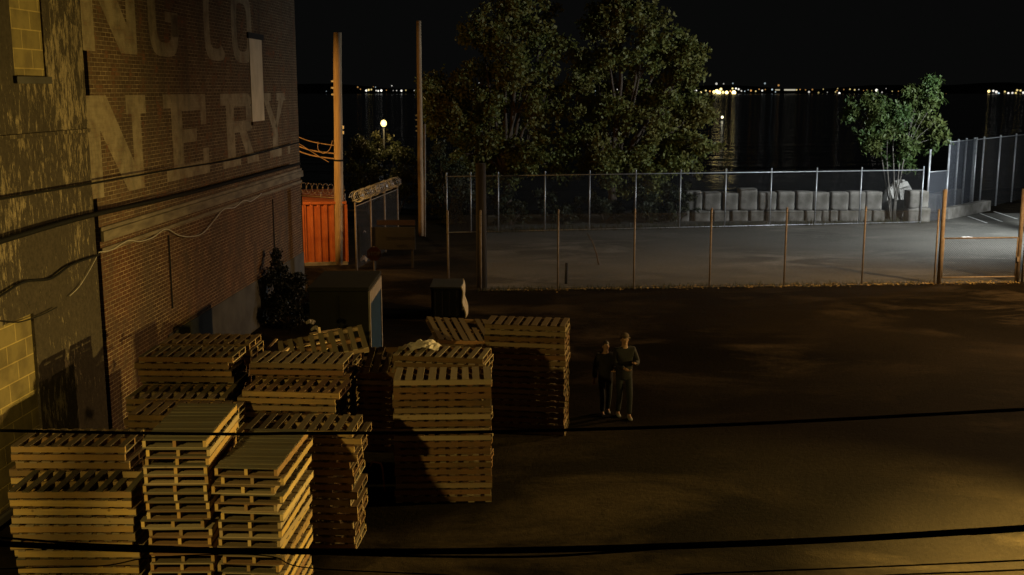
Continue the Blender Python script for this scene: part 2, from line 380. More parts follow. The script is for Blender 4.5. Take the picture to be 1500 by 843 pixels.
# peeling building next to it
pe = empty('peeling_building', wp(seam, 0, 0), BR, 'grey building with peeling paint and yellow bricked up windows, nearest the camera', 'building')
la_ = lambda px, py: (wl(px, py)[0] - seam, wl(px, py)[1])
ux0, ux1 = la_(10, 100)[0], la_(57, 100)[0]; uz0 = la_(35, 112)[1]
lx0, lx1 = la_(-40, 550)[0], la_(46, 550)[0]; lz1 = la_(30, 462)[1]
PO = -.12                                                   # its face stands proud of the brick wall
b = MB(); XL = -9.0; XR = 0.0
xs = sorted([XL, lx0, ux0, lx1, ux1, XR])
holes = [(ux0, ux1, uz0, uz0 + 2.6), (lx0, lx1, .25, lz1)]
zs = sorted({0, TOPB - 1.0} | {h[2] for h in holes} | {h[3] for h in holes})
for i in range(len(xs) - 1):
    for k in range(len(zs) - 1):
        cx, cz = (xs[i] + xs[i+1]) / 2, (zs[k] + zs[k+1]) / 2
        if any(h[0] < cx < h[1] and h[2] < cz < h[3] for h in holes): continue
        wallbox(b, xs[i], xs[i+1], PO, .4, zs[k], zs[k+1])
b.build('wall', M['peel'], pe)
b = MB(); wallbox(b, XL, XR - .003, .4, 14, 0, TOPB - 1.0); b.build('wall_rear', M['peel'], pe)
b = MB(); wallbox(b, XL - .1, XR + .1, PO - .1, 14, TOPB - 1.0, TOPB - .75); b.build('parapet_cap', M['belt'], pe)
for k, h in enumerate(holes):
    b = MB(); wallbox(b, h[0] + .002, h[1] - .002, PO + (.03 if k == 0 else .05), .3, h[2] + .002, h[3] - .002)
    o = tag(b.build('blocked_window', M['cmu'], pe), ('upper' if k == 0 else 'lower') + ' window filled with yellow concrete blocks')
    b = MB(); wallbox(b, h[0] - .06, h[1] + .06, PO - .07, PO - .002, h[2] - .12, h[2] - .003); b.build('sill', M['plinth'], o, bevel=.01)
b = MB(); wallbox(b, XL, XR, PO - .05, PO - .002, 6.02, 6.09); b.build('ledge', M['peel'], pe, bevel=.01)

# ------------------------------------------------------------------ cables
def cable(name, pts, r, m, label, cat='cable', group=None, n=6, sag=0):
    P = [Vector(p) for p in pts]; out = []
    for i in range(len(P) - 1):
        a, b2, c, d = P[max(i-1, 0)], P[i], P[i+1], P[min(i+2, len(P)-1)]
        for k in range(8):
            t = k / 8
            out.append(.5 * ((2*b2) + (c - a) * t + (2*a - 5*b2 + 4*c - d) * t*t + (3*b2 - a - 3*c + d) * t**3))
    out.append(P[-1])
    # base object: origin at the first point
    o = MB().tube([p - P[0] for p in out], r, n).build(name, m, smooth=True); o.location = P[0]
    return tag(o, label, cat, group)
def lerp(a, b, t): return a + (b - a) * t
def air(pts, Y0, Y1, on=True):
    xs_ = [p[0] for p in pts]; P = [at(x, y, lerp(Y0, Y1, (x - xs_[0]) / (xs_[-1] - xs_[0]))) for x, y in pts]
    a = P[0] + (P[0] - P[-1]).normalized() * 5.0; b = P[-1] + (P[-1] - P[-2]).normalized() * 9.0     # the cables run on past the frame
    return [a] + P + [b] if on else P
cable('overhead_cable', air([(-120, 790), (0, 797), (200, 805), (430, 808), (650, 808), (900, 803), (1200, 792), (1500, 774), (1640, 764)], 6.2, 5.6), .019, M['cable'], 'thick black overhead cable, lowest long one across the picture', 'cable', 'overhead cables')
cable('overhead_cable', air([(-120, 783), (0, 788), (120, 797), (260, 802), (520, 813), (760, 816), (900, 809), (1000, 801)], 6.25, 5.85, False), .0075, M['cable'], 'thin black cable slung along the thick lowest cable', 'cable', 'overhead cables')
cable('overhead_cable', air([(-120, 627), (0, 631), (300, 636), (440, 635), (700, 633), (1000, 625), (1200, 616), (1500, 600), (1640, 592)], 8.4, 7.6), .0125, M['cable'], 'black overhead cable crossing in front of the pallet stack tops', 'cable', 'overhead cables')
cable('overhead_cable', air([(900, 851), (1000, 842), (1250, 832), (1500, 821), (1640, 814)], 6.0, 5.6), .005, M['cable'], 'thin wire crossing the lower right corner of the picture, upper of two', 'cable', 'overhead cables')
cable('overhead_cable', air([(1200, 849), (1300, 843), (1500, 835), (1640, 829)], 6.0, 5.6), .005, M['cable'], 'thin wire crossing the lower right corner of the picture, lower of two', 'cable', 'overhead cables')
cable('overhead_cable', air([(-120, 838), (20, 833), (150, 829), (215, 818), (330, 812), (400, 816), (450, 832), (640, 842), (760, 850)], 6.3, 6.0, False), .004, M['cable'], 'slack thin wire in front of the lower left pallet stacks', 'cable', 'overhead cables')
def wallpts(pts, off):
    out = []
    for x, y in pts:
        a, z = wl(x, y, off); out.append(wp(a, off, z))
    return out
cable('wall_cable', wallpts([(-60, 372), (0, 354), (129, 317), (290, 280), (439, 240)], .32), .045, M['cable'], 'thick black cable bundle running along the belt course of the brick building', 'cable', 'cables along the brick wall')
cable('wall_cable', wallpts([(-60, 303), (0, 292), (129, 270), (249, 249), (350, 232), (438, 209)], .28), .019, M['cable'], 'black cable passing under the painted letters N E R Y', 'cable', 'cables along the brick wall')
cable('wall_cable', wallpts([(-50, 462), (0, 434), (36, 413), (75, 408), (105, 388), (144, 374)], .2), .022, M['cable'], 'black cable looping across the peeling wall at mid height', 'cable', 'cables along the brick wall')
cable('wall_cable', wallpts([(-40, 468), (0, 470), (28, 472), (60, 462), (84, 450)], .2), .010, M['cable'], 'thin dark cable sagging above the lower blocked window', 'cable', 'cables along the brick wall')
cable('wall_cable', wallpts([(144, 370), (164, 366), (187, 353), (205, 354), (224, 348), (243, 336), (262, 345), (280, 347), (298, 341), (316, 320), (328, 307), (344, 304), (357, 294), (368, 295), (383, 284)], .06), .014, M['cable_grey'], 'pale cable swagged along the red brick below the belt course', 'cable', 'cables along the brick wall')
cable('wall_cable', wallpts([(144, 372), (130, 398), (116, 420), (102, 434)], .17), .008, M['cable_grey'], 'thin pale cable end hanging down the peeling wall', 'cable', 'cables along the brick wall')

# ------------------------------------------------------------------ pallets
PL, PW = 1.6, .8
def stringer_mesh(old):
    m = MB().box((0, 0, 0), (PL, .042, .08)); o = m.build('stringer', M['wood_x' + old]); return o
def deck(kind, seed, top, old):
    r_ = random.Random(seed); m = MB()
    if kind == 'open': n, w = 9, .095
    elif kind == 'mid': n, w = 9, .118
    elif kind == 'closed': n, w = 11, .129
    else: n, w = 6, .10
    for i in range(n):
        x = -PL/2 + w/2 + (PL - w) * i / (n - 1) + (r_.uniform(-.012, .012) if 0 < i < n - 1 else 0)
        ww = w * r_.uniform(.9, 1.06); dy = r_.uniform(-.008, .008)
        rot = Matrix.Rotation(r_.uniform(-.012, .012), 3, 'Z') @ Matrix.Rotation(r_.uniform(-.03, .03), 3, 'Y')
        if kind != 'bottom' and r_.random() < .05 and 0 < i < n - 1:       # a broken board
            m.box((x, dy - .16, 0), (ww, PW * .58, .017), rot)
        else: m.box((x, dy, r_.uniform(-.001, .001)), (ww, PW * r_.uniform(.985, 1.005), .017), rot)
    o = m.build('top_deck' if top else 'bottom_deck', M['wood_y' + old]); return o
protos = []
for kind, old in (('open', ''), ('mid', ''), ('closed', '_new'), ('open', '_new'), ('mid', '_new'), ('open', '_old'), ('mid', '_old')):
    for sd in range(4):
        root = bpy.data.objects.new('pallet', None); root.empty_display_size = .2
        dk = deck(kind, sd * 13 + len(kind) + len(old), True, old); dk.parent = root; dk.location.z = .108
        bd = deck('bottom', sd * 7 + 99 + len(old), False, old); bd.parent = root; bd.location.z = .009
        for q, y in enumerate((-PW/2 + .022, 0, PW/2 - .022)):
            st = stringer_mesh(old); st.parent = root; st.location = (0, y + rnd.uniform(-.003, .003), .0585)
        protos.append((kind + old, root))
PH = .118
used = set()
def place(kind, loc, rot, label, r_):
    cand = [p for k, p in protos if k == kind]; src = r_.choice(cand)
    if id(src) not in used:
        used.add(id(src)); COL.objects.link(src); o = src
    else: o = copy_tree(src)
    o.location = loc; o.rotation_euler = rot
    return tag(o, label, 'pallet', 'stacked wooden pallets')
ORD = ['top', 'second', 'third', 'fourth', 'fifth', 'sixth', 'seventh', 'eighth', 'ninth', 'tenth', 'eleventh', 'twelfth', 'thirteenth', 'fourteenth', 'fifteenth', 'sixteenth', 'seventeenth', 'eighteenth', 'nineteenth', 'twentieth', 'twenty first']
# mid column px, top-front row px, depth of the front face, pallets, vanishing column, turned?, deck, name, jitter
STACKS = [
 (101, 714, 13.5, 14, 745, 0, 'open', 'nearest stack in the lower left corner', 1.0, {}),
 (96, 655, 14.62, 16, 770, 0, 'open', 'stack just behind the lower left corner stack', 1.0, {}),
 (254, 643, 13.1, 21, 720, 1, 'closed', 'left one of two yellow sided stacks', .7, {20: .03, 19: .06, 18: .05}),
 (361, 682, 13.05, 18, 830, 1, 'closed', 'stack with the longest bright yellow side', .8, {14: -.02, 15: -.03, 16: .03, 17: .0}),
 (437, 632, 15.35, 16, 840, 0, 'open', 'stack half hidden behind the yellow sided one', .9, {14: .10}),
 (417, 582, 17.0, 17, 880, 0, 'open', 'middle stack behind both yellow sided stacks', .9, {}),
 (437, 537, 17.95, 19, 850, 0, 'closed', 'stack before the heap of broken boards', .8, {}),
 (270, 517, 17.9, 20, 800, 0, 'open', 'tall left stack in front of the brick wall', 1.0, {}),
 (300, 500, 18.85, 20, 820, 0, 'open', 'rear left stack nearest the brick wall', .7, {}),
 (254, 580, 17.0, 16, 790, 0, 'open', 'low stack before the tall left one', .8, {}),
 (264, 610, 16.1, 16, 790, 0, 'mid', 'low stack directly behind the left yellow one', .8, {}),
 (648, 560, 17.3, 18, 690, 0, 'mid', 'front stack of the pair in the middle', .45, {}),
 (642, 527, 18.38, 19, 1010, 0, 'open', 'rear stack of the middle pair, turned a little', .5, {}),
 (769, 481, 20.95, 19, 1015, 0, 'mid', 'rightmost stack beside the walking couple', .45, {}),
 (676, 490, 22.3, 13, 1000, 0, 'mid', 'low dark stack left of the rightmost stack', .8, {}),
 (550, 537, 19.9, 14, 900, 0, 'mid', 'dark stack under the tilted pallet', .8, {}),
 (447, 520, 19.35, 16, 850, 0, 'open', 'stack buried under the heap of broken boards', .8, {}),
]
SB = []
for si, (px, py, Y, n, vp, turned, dk, nm, jit, offs) in enumerate(STACKS):
    r_ = random.Random(100 + si)
    top = n * PH; front = at(px, py, Y); yaw = math.atan2(vp - 750, F)
    dep = Vector((math.sin(yaw), math.cos(yaw), 0)); alo = Vector((math.cos(yaw), -math.sin(yaw), 0))
    half = (PL if turned else PW) / 2
    c = Vector((front.x, Y, 0)) + dep * half
    SB.append((nm, c, yaw, turned))
    for k in range(n):
        j = jit * .036
        p = c + alo * (r_.gauss(0, j) if k else 0) + dep * abs(r_.gauss(0, j)) * .6 + alo * offs.get(k, 0)
        rz = -yaw + (math.pi / 2 if turned else 0) + r_.gauss(0, .012 * jit) + (math.pi if r_.random() < .5 else 0)
        kk = dk if (turned or k == n - 1) else r_.choice(['open', 'mid', 'mid', dk])
        if not turned and kk == 'closed': kk = 'mid'
        if si in (0, 1, 2, 3): kk += '_new'  # variant brightened to carry the lamp light on the near stacks
        if si in (6, 11, 12, 13, 14, 15, 16): kk = ('mid' if kk == 'closed' else kk) + '_old'  # brown variant, also darkened to dim these stacks
        i = n - 1 - k
        lab = ('top pallet of the ' if i == 0 else ORD[i] + ' pallet from top of the ') + nm
        place(kk, (p.x, p.y, k * PH + .006), (0, 0, rz), lab, r_)
r_ = random.Random(5)
def tilted(px, py, Y, rx, ry, rz, kind, label, dz=0):
    p = at(px, py, Y); return place(kind, (p.x, p.y, p.z + dz), (rx, ry, rz), label, r_)
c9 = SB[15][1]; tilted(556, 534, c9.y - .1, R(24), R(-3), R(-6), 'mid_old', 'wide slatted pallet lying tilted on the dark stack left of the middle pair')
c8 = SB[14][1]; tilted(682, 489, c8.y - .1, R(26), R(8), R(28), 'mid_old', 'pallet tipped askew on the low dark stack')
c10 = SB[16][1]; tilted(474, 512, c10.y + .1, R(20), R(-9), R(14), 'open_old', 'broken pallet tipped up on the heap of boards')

for kd, p in protos:
    if id(p) not in used:
        for ch in list(p.children): bpy.data.objects.remove(ch)
        bpy.data.objects.remove(p)
# loose boards, white sheet, strap on and between the stacks
def board(p, q, w, t, m, name, label, cat='board', group='loose boards on the heap'):
    p, q = Vector(p), Vector(q); d = q - p; L = d.length
    rot = d.to_track_quat('X', 'Z').to_matrix()
    o = MB().box((L/2, 0, 0), (L, w, t)).build(name, m, bevel=.004)
    o.location = p; o.rotation_euler = rot.to_euler(); return tag(o, label, cat, group)
M['fresh_wood'] = simple('fresh split wood', (.46, .34, .19), (.3, .21, .11), .85, 0, 4, .3, (1, 14, 14))
yy = c10.y
board(at(413, 519, yy - .3), at(434, 503, yy + .45), .07, .07, M['fresh_wood'], 'loose_board', 'square batten with a pale sawn end pointing at the camera')
board(at(430, 522, yy - .2), at(446, 515, yy + .3), .10, .025, M['fresh_wood'], 'loose_board', 'short splintered board beside the square batten')
board(at(432, 508, yy + .2), at(503, 497, yy + .8), .12, .03, M['fresh_wood'], 'loose_board', 'long grey board lying across the top of the heap')
board(at(470, 517, yy - .1), at(481, 505, yy + .5), .11, .025, M['fresh_wood'], 'loose_board', 'wide short board leaning in the middle of the heap')
board(at(392, 511, yy + .1), at(405, 497, yy + .6), .05, .02, M['fresh_wood'], 'loose_board', 'narrow lath at the left end of the heap')
board(at(456, 490, yy + 1.2), at(500, 483, yy + 1.6), .16, .03, M['fresh_wood'], 'loose_board', 'uppermost board of the heap, below the dark shed')
board(at(467, 480, yy + 1.3), at(469, 496, yy + 1.2), .05, .05, M['fresh_wood'], 'loose_board', 'short upright stub at the back of the heap')
M['plastic'] = simple('crumpled white plastic', (.42, .38, .33), (.28, .25, .22), .5, 0, 8, .4)
def crumple(name, c, sx, sy, sz, m, label, cat, seed):
    rr = random.Random(seed); nx_, ny_ = 12, 9; mb = MB(); vs = []
    for j in range(ny_):
        for i in range(nx_):
            u, v = i / (nx_ - 1) * 2 - 1, j / (ny_ - 1) * 2 - 1
            e = max(0, 1 - (u*u + v*v) * .6)
            vs.append(((u * (1 - .25 * abs(v)) + rr.uniform(-.06, .06)) * sx / 2, (v + rr.uniform(-.06, .06)) * sy / 2, sz * e * rr.uniform(.45, 1.1)))
    mb.add(vs, [(j*nx_ + i, j*nx_ + i + 1, (j+1)*nx_ + i + 1, (j+1)*nx_ + i) for j in range(ny_ - 1) for i in range(nx_ - 1)])
    o = mb.build(name, m); o.location = c; sol = o.modifiers.new('thick', 'SOLIDIFY'); sol.thickness = .006; return tag(o, label, cat)
s6b = SB[12][1]
crumple('plastic_sheet', (s6b.x - .35, s6b.y + .22, 19 * PH + .012), .62, .42, .16, M['plastic'], 'crumpled white plastic sheet on the rear middle pallet stack', 'sheet', 3)
crumple('plastic_bag', at(500, 505, yy + .2), .22, .16, .09, M['plastic'], 'small white plastic scrap caught in the heap of boards', 'plastic scrap', 4)
crumple('paper_scrap', at(455, 474, 22.5), .2, .2, .1, M['plastic'], 'small pale scrap in the dark behind the heap, left of the shed', 'scrap', 5)
crumple('paper_scrap', at(462, 484, 22.5), .2, .14, .1, M['plastic'], 'pale scrap just below the other one behind the heap', 'scrap', 6)
M['orange'] = simple('orange strap', (.5, .22, .06), None, .7)
q = gp(553, 720, .0)
strap = MB().tube([(0, 0, 0), (-.03, 0, .42), (-.06, .02, .5), (-.2, .02, .52), (-.25, .02, .44)], .016, 6).build('bent_rod', M['orange'], smooth=True)
strap.location = at(563, 694, q.y) - Vector((0, 0, 0)); strap.location.z = .0
strap.location = (strap.location.x, q.y, .0); strap.scale = (1, 1, 1)
tag(strap, 'bent orange metal rod standing between the pallet stacks', 'rod')

# ------------------------------------------------------------------ people
def skin_obj(name, J, E, m, parent, sub=2, root=0):
    me = bpy.data.meshes.new(name); me.from_pydata([j[0] for j in J], E and [tuple(e) for e in E], [])
    o = bpy.data.objects.new(name, me); COL.objects.link(o)
    sk = o.modifiers.new('skin', 'SKIN'); sk.use_smooth_shade = True
    for i, j in enumerate(J):
        d = me.skin_vertices[0].data[i]; r = j[1]; d.radius = r if isinstance(r, tuple) else (r, r); d.use_root = (i == root)
    su = o.modifiers.new('sub', 'SUBSURF'); su.levels = sub; su.render_levels = sub
    dg = bpy.context.evaluated_depsgraph_get(); nm = bpy.data.meshes.new_from_object(o.evaluated_get(dg)); nm.name = name
    bpy.data.objects.remove(o)
    nm.materials.clear(); nm.materials.append(m); nm.shade_smooth()
    o2 = bpy.data.objects.new(name, nm); link(o2, parent); return o2
M['skin'] = simple('skin', (.24, .145, .095), (.2, .12, .078), .55, 0, 12, .05)
M['jacket'] = simple('dark jacket', (.006, .0065, .008), (.004, .004, .005), .85, 0, 9, .4)
M['jacket2'] = simple('black coat', (.006, .006, .007), (.009, .008, .008), .85, 0, 9, .4)
M['jeans'] = simple('dark jeans', (.009, .011, .016), (.006, .008, .011), .9, 0, 14, .3)
M['hair'] = simple('dark hair', (.02, .014, .01), None, .6, 0, 30, .4)
M['cap'] = simple('brown cap', (.07, .05, .035), None, .9)
M['shoe'] = simple('pale shoes', (.17, .17, .17), (.11, .11, .11), .6)
M['shoe_dark'] = simple('grey shoes', (.16, .16, .17), None, .6)
def person(loc, yaw, hgt, hands, feet, label, jm, cap, shoe):
    k = hgt / 1.78
    root = empty('person', loc, yaw, label, 'person', 'couple walking across the yard')
    V = lambda x, y, z: Vector((x * k, y * k, z * k))
    hip = {-1: V(-.095, 0, .92), 1: V(.095, 0, .92)}; sh = {-1: V(-.185, .01, 1.44), 1: V(.185, .01, 1.44)}
    foot = {s: V(*feet[s]) for s in (-1, 1)}; hand = {s: V(*hands[s]) for s in (-1, 1)}
    def bend(a, b, l1, l2, pole):
        d = b - a; L = min(d.length, (l1 + l2) * .995); u = d.normalized(); x = (l1*l1 - l2*l2 + L*L) / (2 * L); hh = math.sqrt(max(l1*l1 - x*x, 0))
        p = (pole - u * pole.dot(u)).normalized(); return a + u * x + p * hh
    knee = {s: bend(hip[s], foot[s], .43*k, .43*k, Vector((0, -1, 0))) for s in (-1, 1)}
    elb = {s: bend(sh[s], hand[s], .29*k, .26*k, Vector((s * .5, .6, -.6))) for s in (-1, 1)}
    # one continuous body: pelvis, spine, neck, head, limbs, hands with fingers
    J = [(V(0, 0, .96), (.105*k, .08*k)), (V(0, -.01, 1.15), (.115*k, .09*k)), (V(0, 0, 1.36), (.15*k, .105*k)), (V(0, .01, 1.50), .062*k), (V(0, -.005, 1.57), .055*k),
         (V(0, -.015, 1.635), (.072*k, .085*k)), (V(0, -.01, 1.70), (.076*k, .092*k)), (V(0, -.005, 1.75), (.045*k, .055*k))]
    E = [(0,1),(1,2),(2,3),(3,4),(4,5),(5,6),(6,7)]
    def add(p, r, par): J.append((p, r)); E.append((par, len(J) - 1)); return len(J) - 1
    for s in (-1, 1):
        a = add(hip[s] - V(0, 0, .03), .07*k, 0); a = add(knee[s], .052*k, a); a = add((knee[s]*.6 + foot[s]*.4) + V(0, .015, 0), .054*k, a); a = add(foot[s], .036*k, a); add(foot[s] + V(0, -.13, -.055), (.04*k, .025*k), a)
        a = add(sh[s], .06*k, 2); a = add(elb[s], .041*k, a); w = add(elb[s].lerp(hand[s], .92), .027*k, a)
        fd = (hand[s] - elb[s]).normalized(); side = fd.cross(Vector((0, 0, 1))).normalized(); dn = side.cross(fd)
        pm = add(hand[s] + fd * .055*k, (.036*k, .018*k), w)
        for q_ in range(4):
            off = side * ((q_ - 1.5) * .021*k); ln = (.032, .037, .035, .027)[q_] * k
            b0 = add(hand[s] + fd * .10*k + off, .0095*k, pm); b1 = add(hand[s] + fd * (.10*k + ln) + off + dn * .014*k, .0085*k, b0); add(hand[s] + fd * (.10*k + ln * 1.25) + off + dn * .038*k, .007*k, b1)
        t0 = add(hand[s] + fd * .045*k - side * .045*k * s, .011*k, pm); add(hand[s] + fd * .085*k - side * .062*k * s + dn * .012*k, .009*k, t0)
    skb = skin_obj('body', J, E, M['skin'], root)
    # face: nose, brow, ears, lips and eyes welded into the body mesh
    bm = bmesh.new(); bm.from_mesh(skb.data)
    def blob(c, r, sc, seg=8):
        res = bmesh.ops.create_uvsphere(bm, u_segments=seg, v_segments=6, radius=1)
        for v in res['verts']: v.co = Vector((v.co.x * r * sc[0], v.co.y * r * sc[1], v.co.z * r * sc[2])) * k + V(*c)
        return res['verts']
    blob((0, -.098, 1.648), .014, (1, 1.4, 1.9)); blob((0, -.088, 1.612), .02, (1.2, .5, .35)); blob((0, -.07, 1.585), .026, (1.2, .9, .8))
    for s in (-1, 1): blob((s*.078, .0, 1.655), .02, (.5, .9, 1.5)); blob((s*.032, -.086, 1.668), .0135, (1.2, .7, .8)); blob((s*.032, -.088, 1.684), .018, (1.2, .5, .3))
    bm.to_mesh(skb.data); bm.free(); skb.data.shade_smooth()
    # clothes
    J2 = [(V(0, .0, .78), (.20*k, .15*k)), (V(0, 0, .96), (.19*k, .145*k)), (V(0, -.01, 1.17), (.18*k, .138*k)), (V(0, 0, 1.36), (.195*k, .14*k)), (V(0, .008, 1.475), (.10*k, .085*k)), (V(0, .008, 1.525), .072*k)]
    E2 = [(0,1),(1,2),(2,3),(3,4),(4,5)]
    for s in (-1, 1):
        n0 = len(J2); J2 += [(sh[s], .09*k), (elb[s], .072*k), (elb[s].lerp(hand[s], .95), .055*k)]; E2 += [(3, n0), (n0, n0+1), (n0+1, n0+2)]
    skin_obj('jacket', J2, E2, jm, root)
    J3 = [(V(0, 0, .95), (.14*k, .108*k))]; E3 = []
    for s in (-1, 1):
        n0 = len(J3); J3 += [(hip[s] - V(0, 0, .06), .092*k), (knee[s], .068*k), (knee[s].lerp(foot[s], .55) + V(0, .01, 0), .062*k), (foot[s] + V(0, 0, .0), .056*k)]
        E3 += [(0, n0), (n0, n0+1), (n0+1, n0+2), (n0+2, n0+3)]
    skin_obj('trousers', J3, E3, M['jeans'], root)
    for s in (-1, 1):
        f = foot[s]; J4 = [(f + V(0, .05, -.045), (.042*k, .045*k)), (f + V(0, -.03, -.045), (.045*k, .042*k)), (f + V(0, -.12, -.058), (.046*k, .032*k)), (f + V(0, -.17, -.064), (.036*k, .024*k))]
        skin_obj('shoe', J4, [(0,1),(1,2),(2,3)], shoe, root, root=1)
    hm = sphere_mb(V(0, .028, 1.712), .092*k, (.92, 1.0, .92), 16, 10, .03)
    hm.v = [v for v in hm.v]; hm.build('hair', M['hair'], root, smooth=True).location.z = .004
    if cap:
        cm = sphere_mb(V(0, .006, 1.745), .10*k, (.92, 1.08, .62), 16, 10); cm.box(V(0, -.125, 1.728), (.15*k, .09*k, .012*k)); cm.build('cap', M['cap'], root, smooth=True)
    return root
pr = gp(913, 611); pl_ = gp(886, 607)
person((pr.x, pr.y, 0), R(10), 1.79, {-1: (-.05, -.24, 1.10), 1: (.14, -.30, 1.22)}, {-1: (-.09, .12, .085), 1: (.08, -.16, .085)}, 'taller person in dark jacket and cap walking with one hand at the chest', M['jacket'], True, M['shoe'])
person((pl_.x, pl_.y, 0), R(6), 1.58, {-1: (-.26, .02, .88), 1: (.15, -.26, 1.14)}, {-1: (-.08, -.10, .085), 1: (.10, .14, .085)}, 'shorter person in black coat walking arm bent on the left of the couple', M['jacket2'], False, M['shoe_dark'])

# ------------------------------------------------------------------ fences
def links(m, A, B, h0, h1, pitch, r):
    A, B = Vector(A), Vector(B); L = (B - A).length; d = (B - A) / L; hh = h1 - h0
    P = lambda u, v: A + d * u + Vector((0, 0, h0 + v))
    u = -hh
    while u < L:
        u0, u1 = max(u, 0), min(u + hh, L)
        if u1 - u0 > .02:
            m.tube([P(u0, u0 - u), P(u1, u1 - u)], r, 3, False); m.tube([P(u0, hh - (u0 - u)), P(u1, hh - (u1 - u))], r, 3, False)
        u += pitch
def fence(name, label, posts, hgts, rp, mp, rails, pitch, rw, mesh_h, cat='fence', mw=None, wires=(), caps=True):
    base = posts[0]; root = empty(name, base, 0, label, cat)
    for p, h in zip(posts, hgts):
        m = MB().tube([(0, 0, -.02), (0, 0, h)], rp, 8)
        if caps: m.tube([(0, 0, h), (0, 0, h + .03), (0, 0, h + .06)], [rp * 1.25, rp * 1.1, rp * .3], 8)
        o = m.build('post', mp, root, smooth=True); o.location = p - base
    for k, z in enumerate(rails):
        MB().tube([p - base + Vector((0, -.03 - rp, z)) for p in (posts[0], posts[-1])], .021, 6).build('rail', mp, root, smooth=True)
    for z in wires:
        MB().tube([p - base + Vector((0, -.01 - rp, z)) for p in (posts[0], posts[-1])], .006, 4).build('tension_wire', mw or M['link_wire'], root)
    m = MB(); off = Vector((0, -rp - .012, 0))
    for a, c in zip(posts[:-1], posts[1:]): links(m, a - base + off, c - base + off, mesh_h[0], mesh_h[1], pitch, rw)
    m.build('chain_link', mw or M['link_wire'], root)
    return root
npx = [657, 704.5, 817, 928, 1039, 1148, 1262]
np_ = [near_pt(p) for p in npx] + [near_pt(1374)]
fence('chain_link_fence', 'near chain link fence of bare posts between yard and asphalt lot', np_[:-1] + [near_pt(1368)], [2.72] * 7 + [2.6], .033, M['rust_steel'], [], .06, .0016, (.06, 2.6), wires=(.07, 2.6))
ga, gb = near_pt(1375), near_pt(1489)
gt = empty('chain_link_gate', ga, 0, 'wide chain link gate with a middle rail between two tall posts', 'gate')
for p in (ga, gb): MB().tube([p - ga, p - ga + Vector((0, 0, 3.35))], .075, 10).build('gate_post', M['rust_steel'], gt, smooth=True)
dg_ = (gb - ga)
for z in (.22, 1.62): MB().tube([dg_ * .03 + Vector((0, 0, z)), dg_ * .97 + Vector((0, 0, z))], .026, 6).build('gate_rail', M['rust_steel'], gt, smooth=True)
for t in (.03, .97): MB().tube([dg_ * t + Vector((0, 0, .2)), dg_ * t + Vector((0, 0, 1.64))], .024, 6).build('gate_stile', M['rust_steel'], gt, smooth=True)
m = MB(); links(m, dg_ * .03, dg_ * .97, .22, 1.62, .085, .0028); m.build('chain_link', M['link_wire'], gt)
MB().box(dg_ * .985 + Vector((0, -.05, .85)), (.09, .06, .18)).build('latch', M['rust_steel'], gt, bevel=.01)
fr = [near_pt(p) for p in (1497, 1590, 1690)]
fence('chain_link_fence', 'chain link fence at the right edge, beyond the gate', fr, [2.6, 2.6, 2.6], .04, M['rust_steel'], [], .06, .0016, (.06, 2.55), wires=(.07, 2.55))
# far fence
ffa, ffb = gp(730, 340.5), gp(1350, 326.5); ffd = (ffb - ffa).normalized()
def far_pt(px):
    k = (px - 750) / F; lo, hi = -30.0, 60.0
    for _ in range(60):
        mid = (lo + hi) / 2; p = ffa + ffd * mid
        if p.x - k * (p.y * math.cos(PITCH) + H * math.sin(PITCH)) > 0: hi = mid
        else: lo = mid
    return ffa + ffd * lo
fpx = [655, 690, 730, 798, 863, 930, 995, 1061, 1127, 1193, 1258, 1348]
fence('chain_link_fence', 'far chain link fence with a top rail before the waterfront', [far_pt(p) for p in fpx], [2.86] * len(fpx), .035, M['galv'], [2.72, .05], .06, .0016, (.05, 2.8))
# tall fence on the right
cp = [at(1356, 325, 56.4), at(1384, 318, 57.5)]
for p in cp: p.z = 0
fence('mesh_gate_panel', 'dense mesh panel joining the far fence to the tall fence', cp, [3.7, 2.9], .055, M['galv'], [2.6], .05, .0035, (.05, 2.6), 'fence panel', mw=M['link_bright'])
t0, t1 = at(1384, 300, 58.2), at(1530, 300, 72.0)
tp = []
for px in (1384, 1396.5, 1408, 1420, 1434, 1458, 1481, 1506, 1530):
    k = (px - 750) / F; lo, hi = 0.0, 1.0
    for _ in range(50):
        mid = (lo + hi) / 2; p = t0.lerp(t1, mid)
        if p.x / (p.y * math.cos(PITCH) + H * math.sin(PITCH)) > k: hi = mid
        else: lo = mid
    p = t0.lerp(t1, lo); p.z = 0; tp.append(p)
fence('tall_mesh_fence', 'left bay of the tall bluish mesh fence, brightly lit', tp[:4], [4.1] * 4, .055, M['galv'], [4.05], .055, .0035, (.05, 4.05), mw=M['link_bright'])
fence('tall_mesh_fence', 'dim right bay of the tall mesh fence by the water', [tp[3] + Vector((.14, .05, 0))] + tp[4:], [4.1] * 6, .05, M['galv'], [4.05], .09, .003, (.05, 4.05))
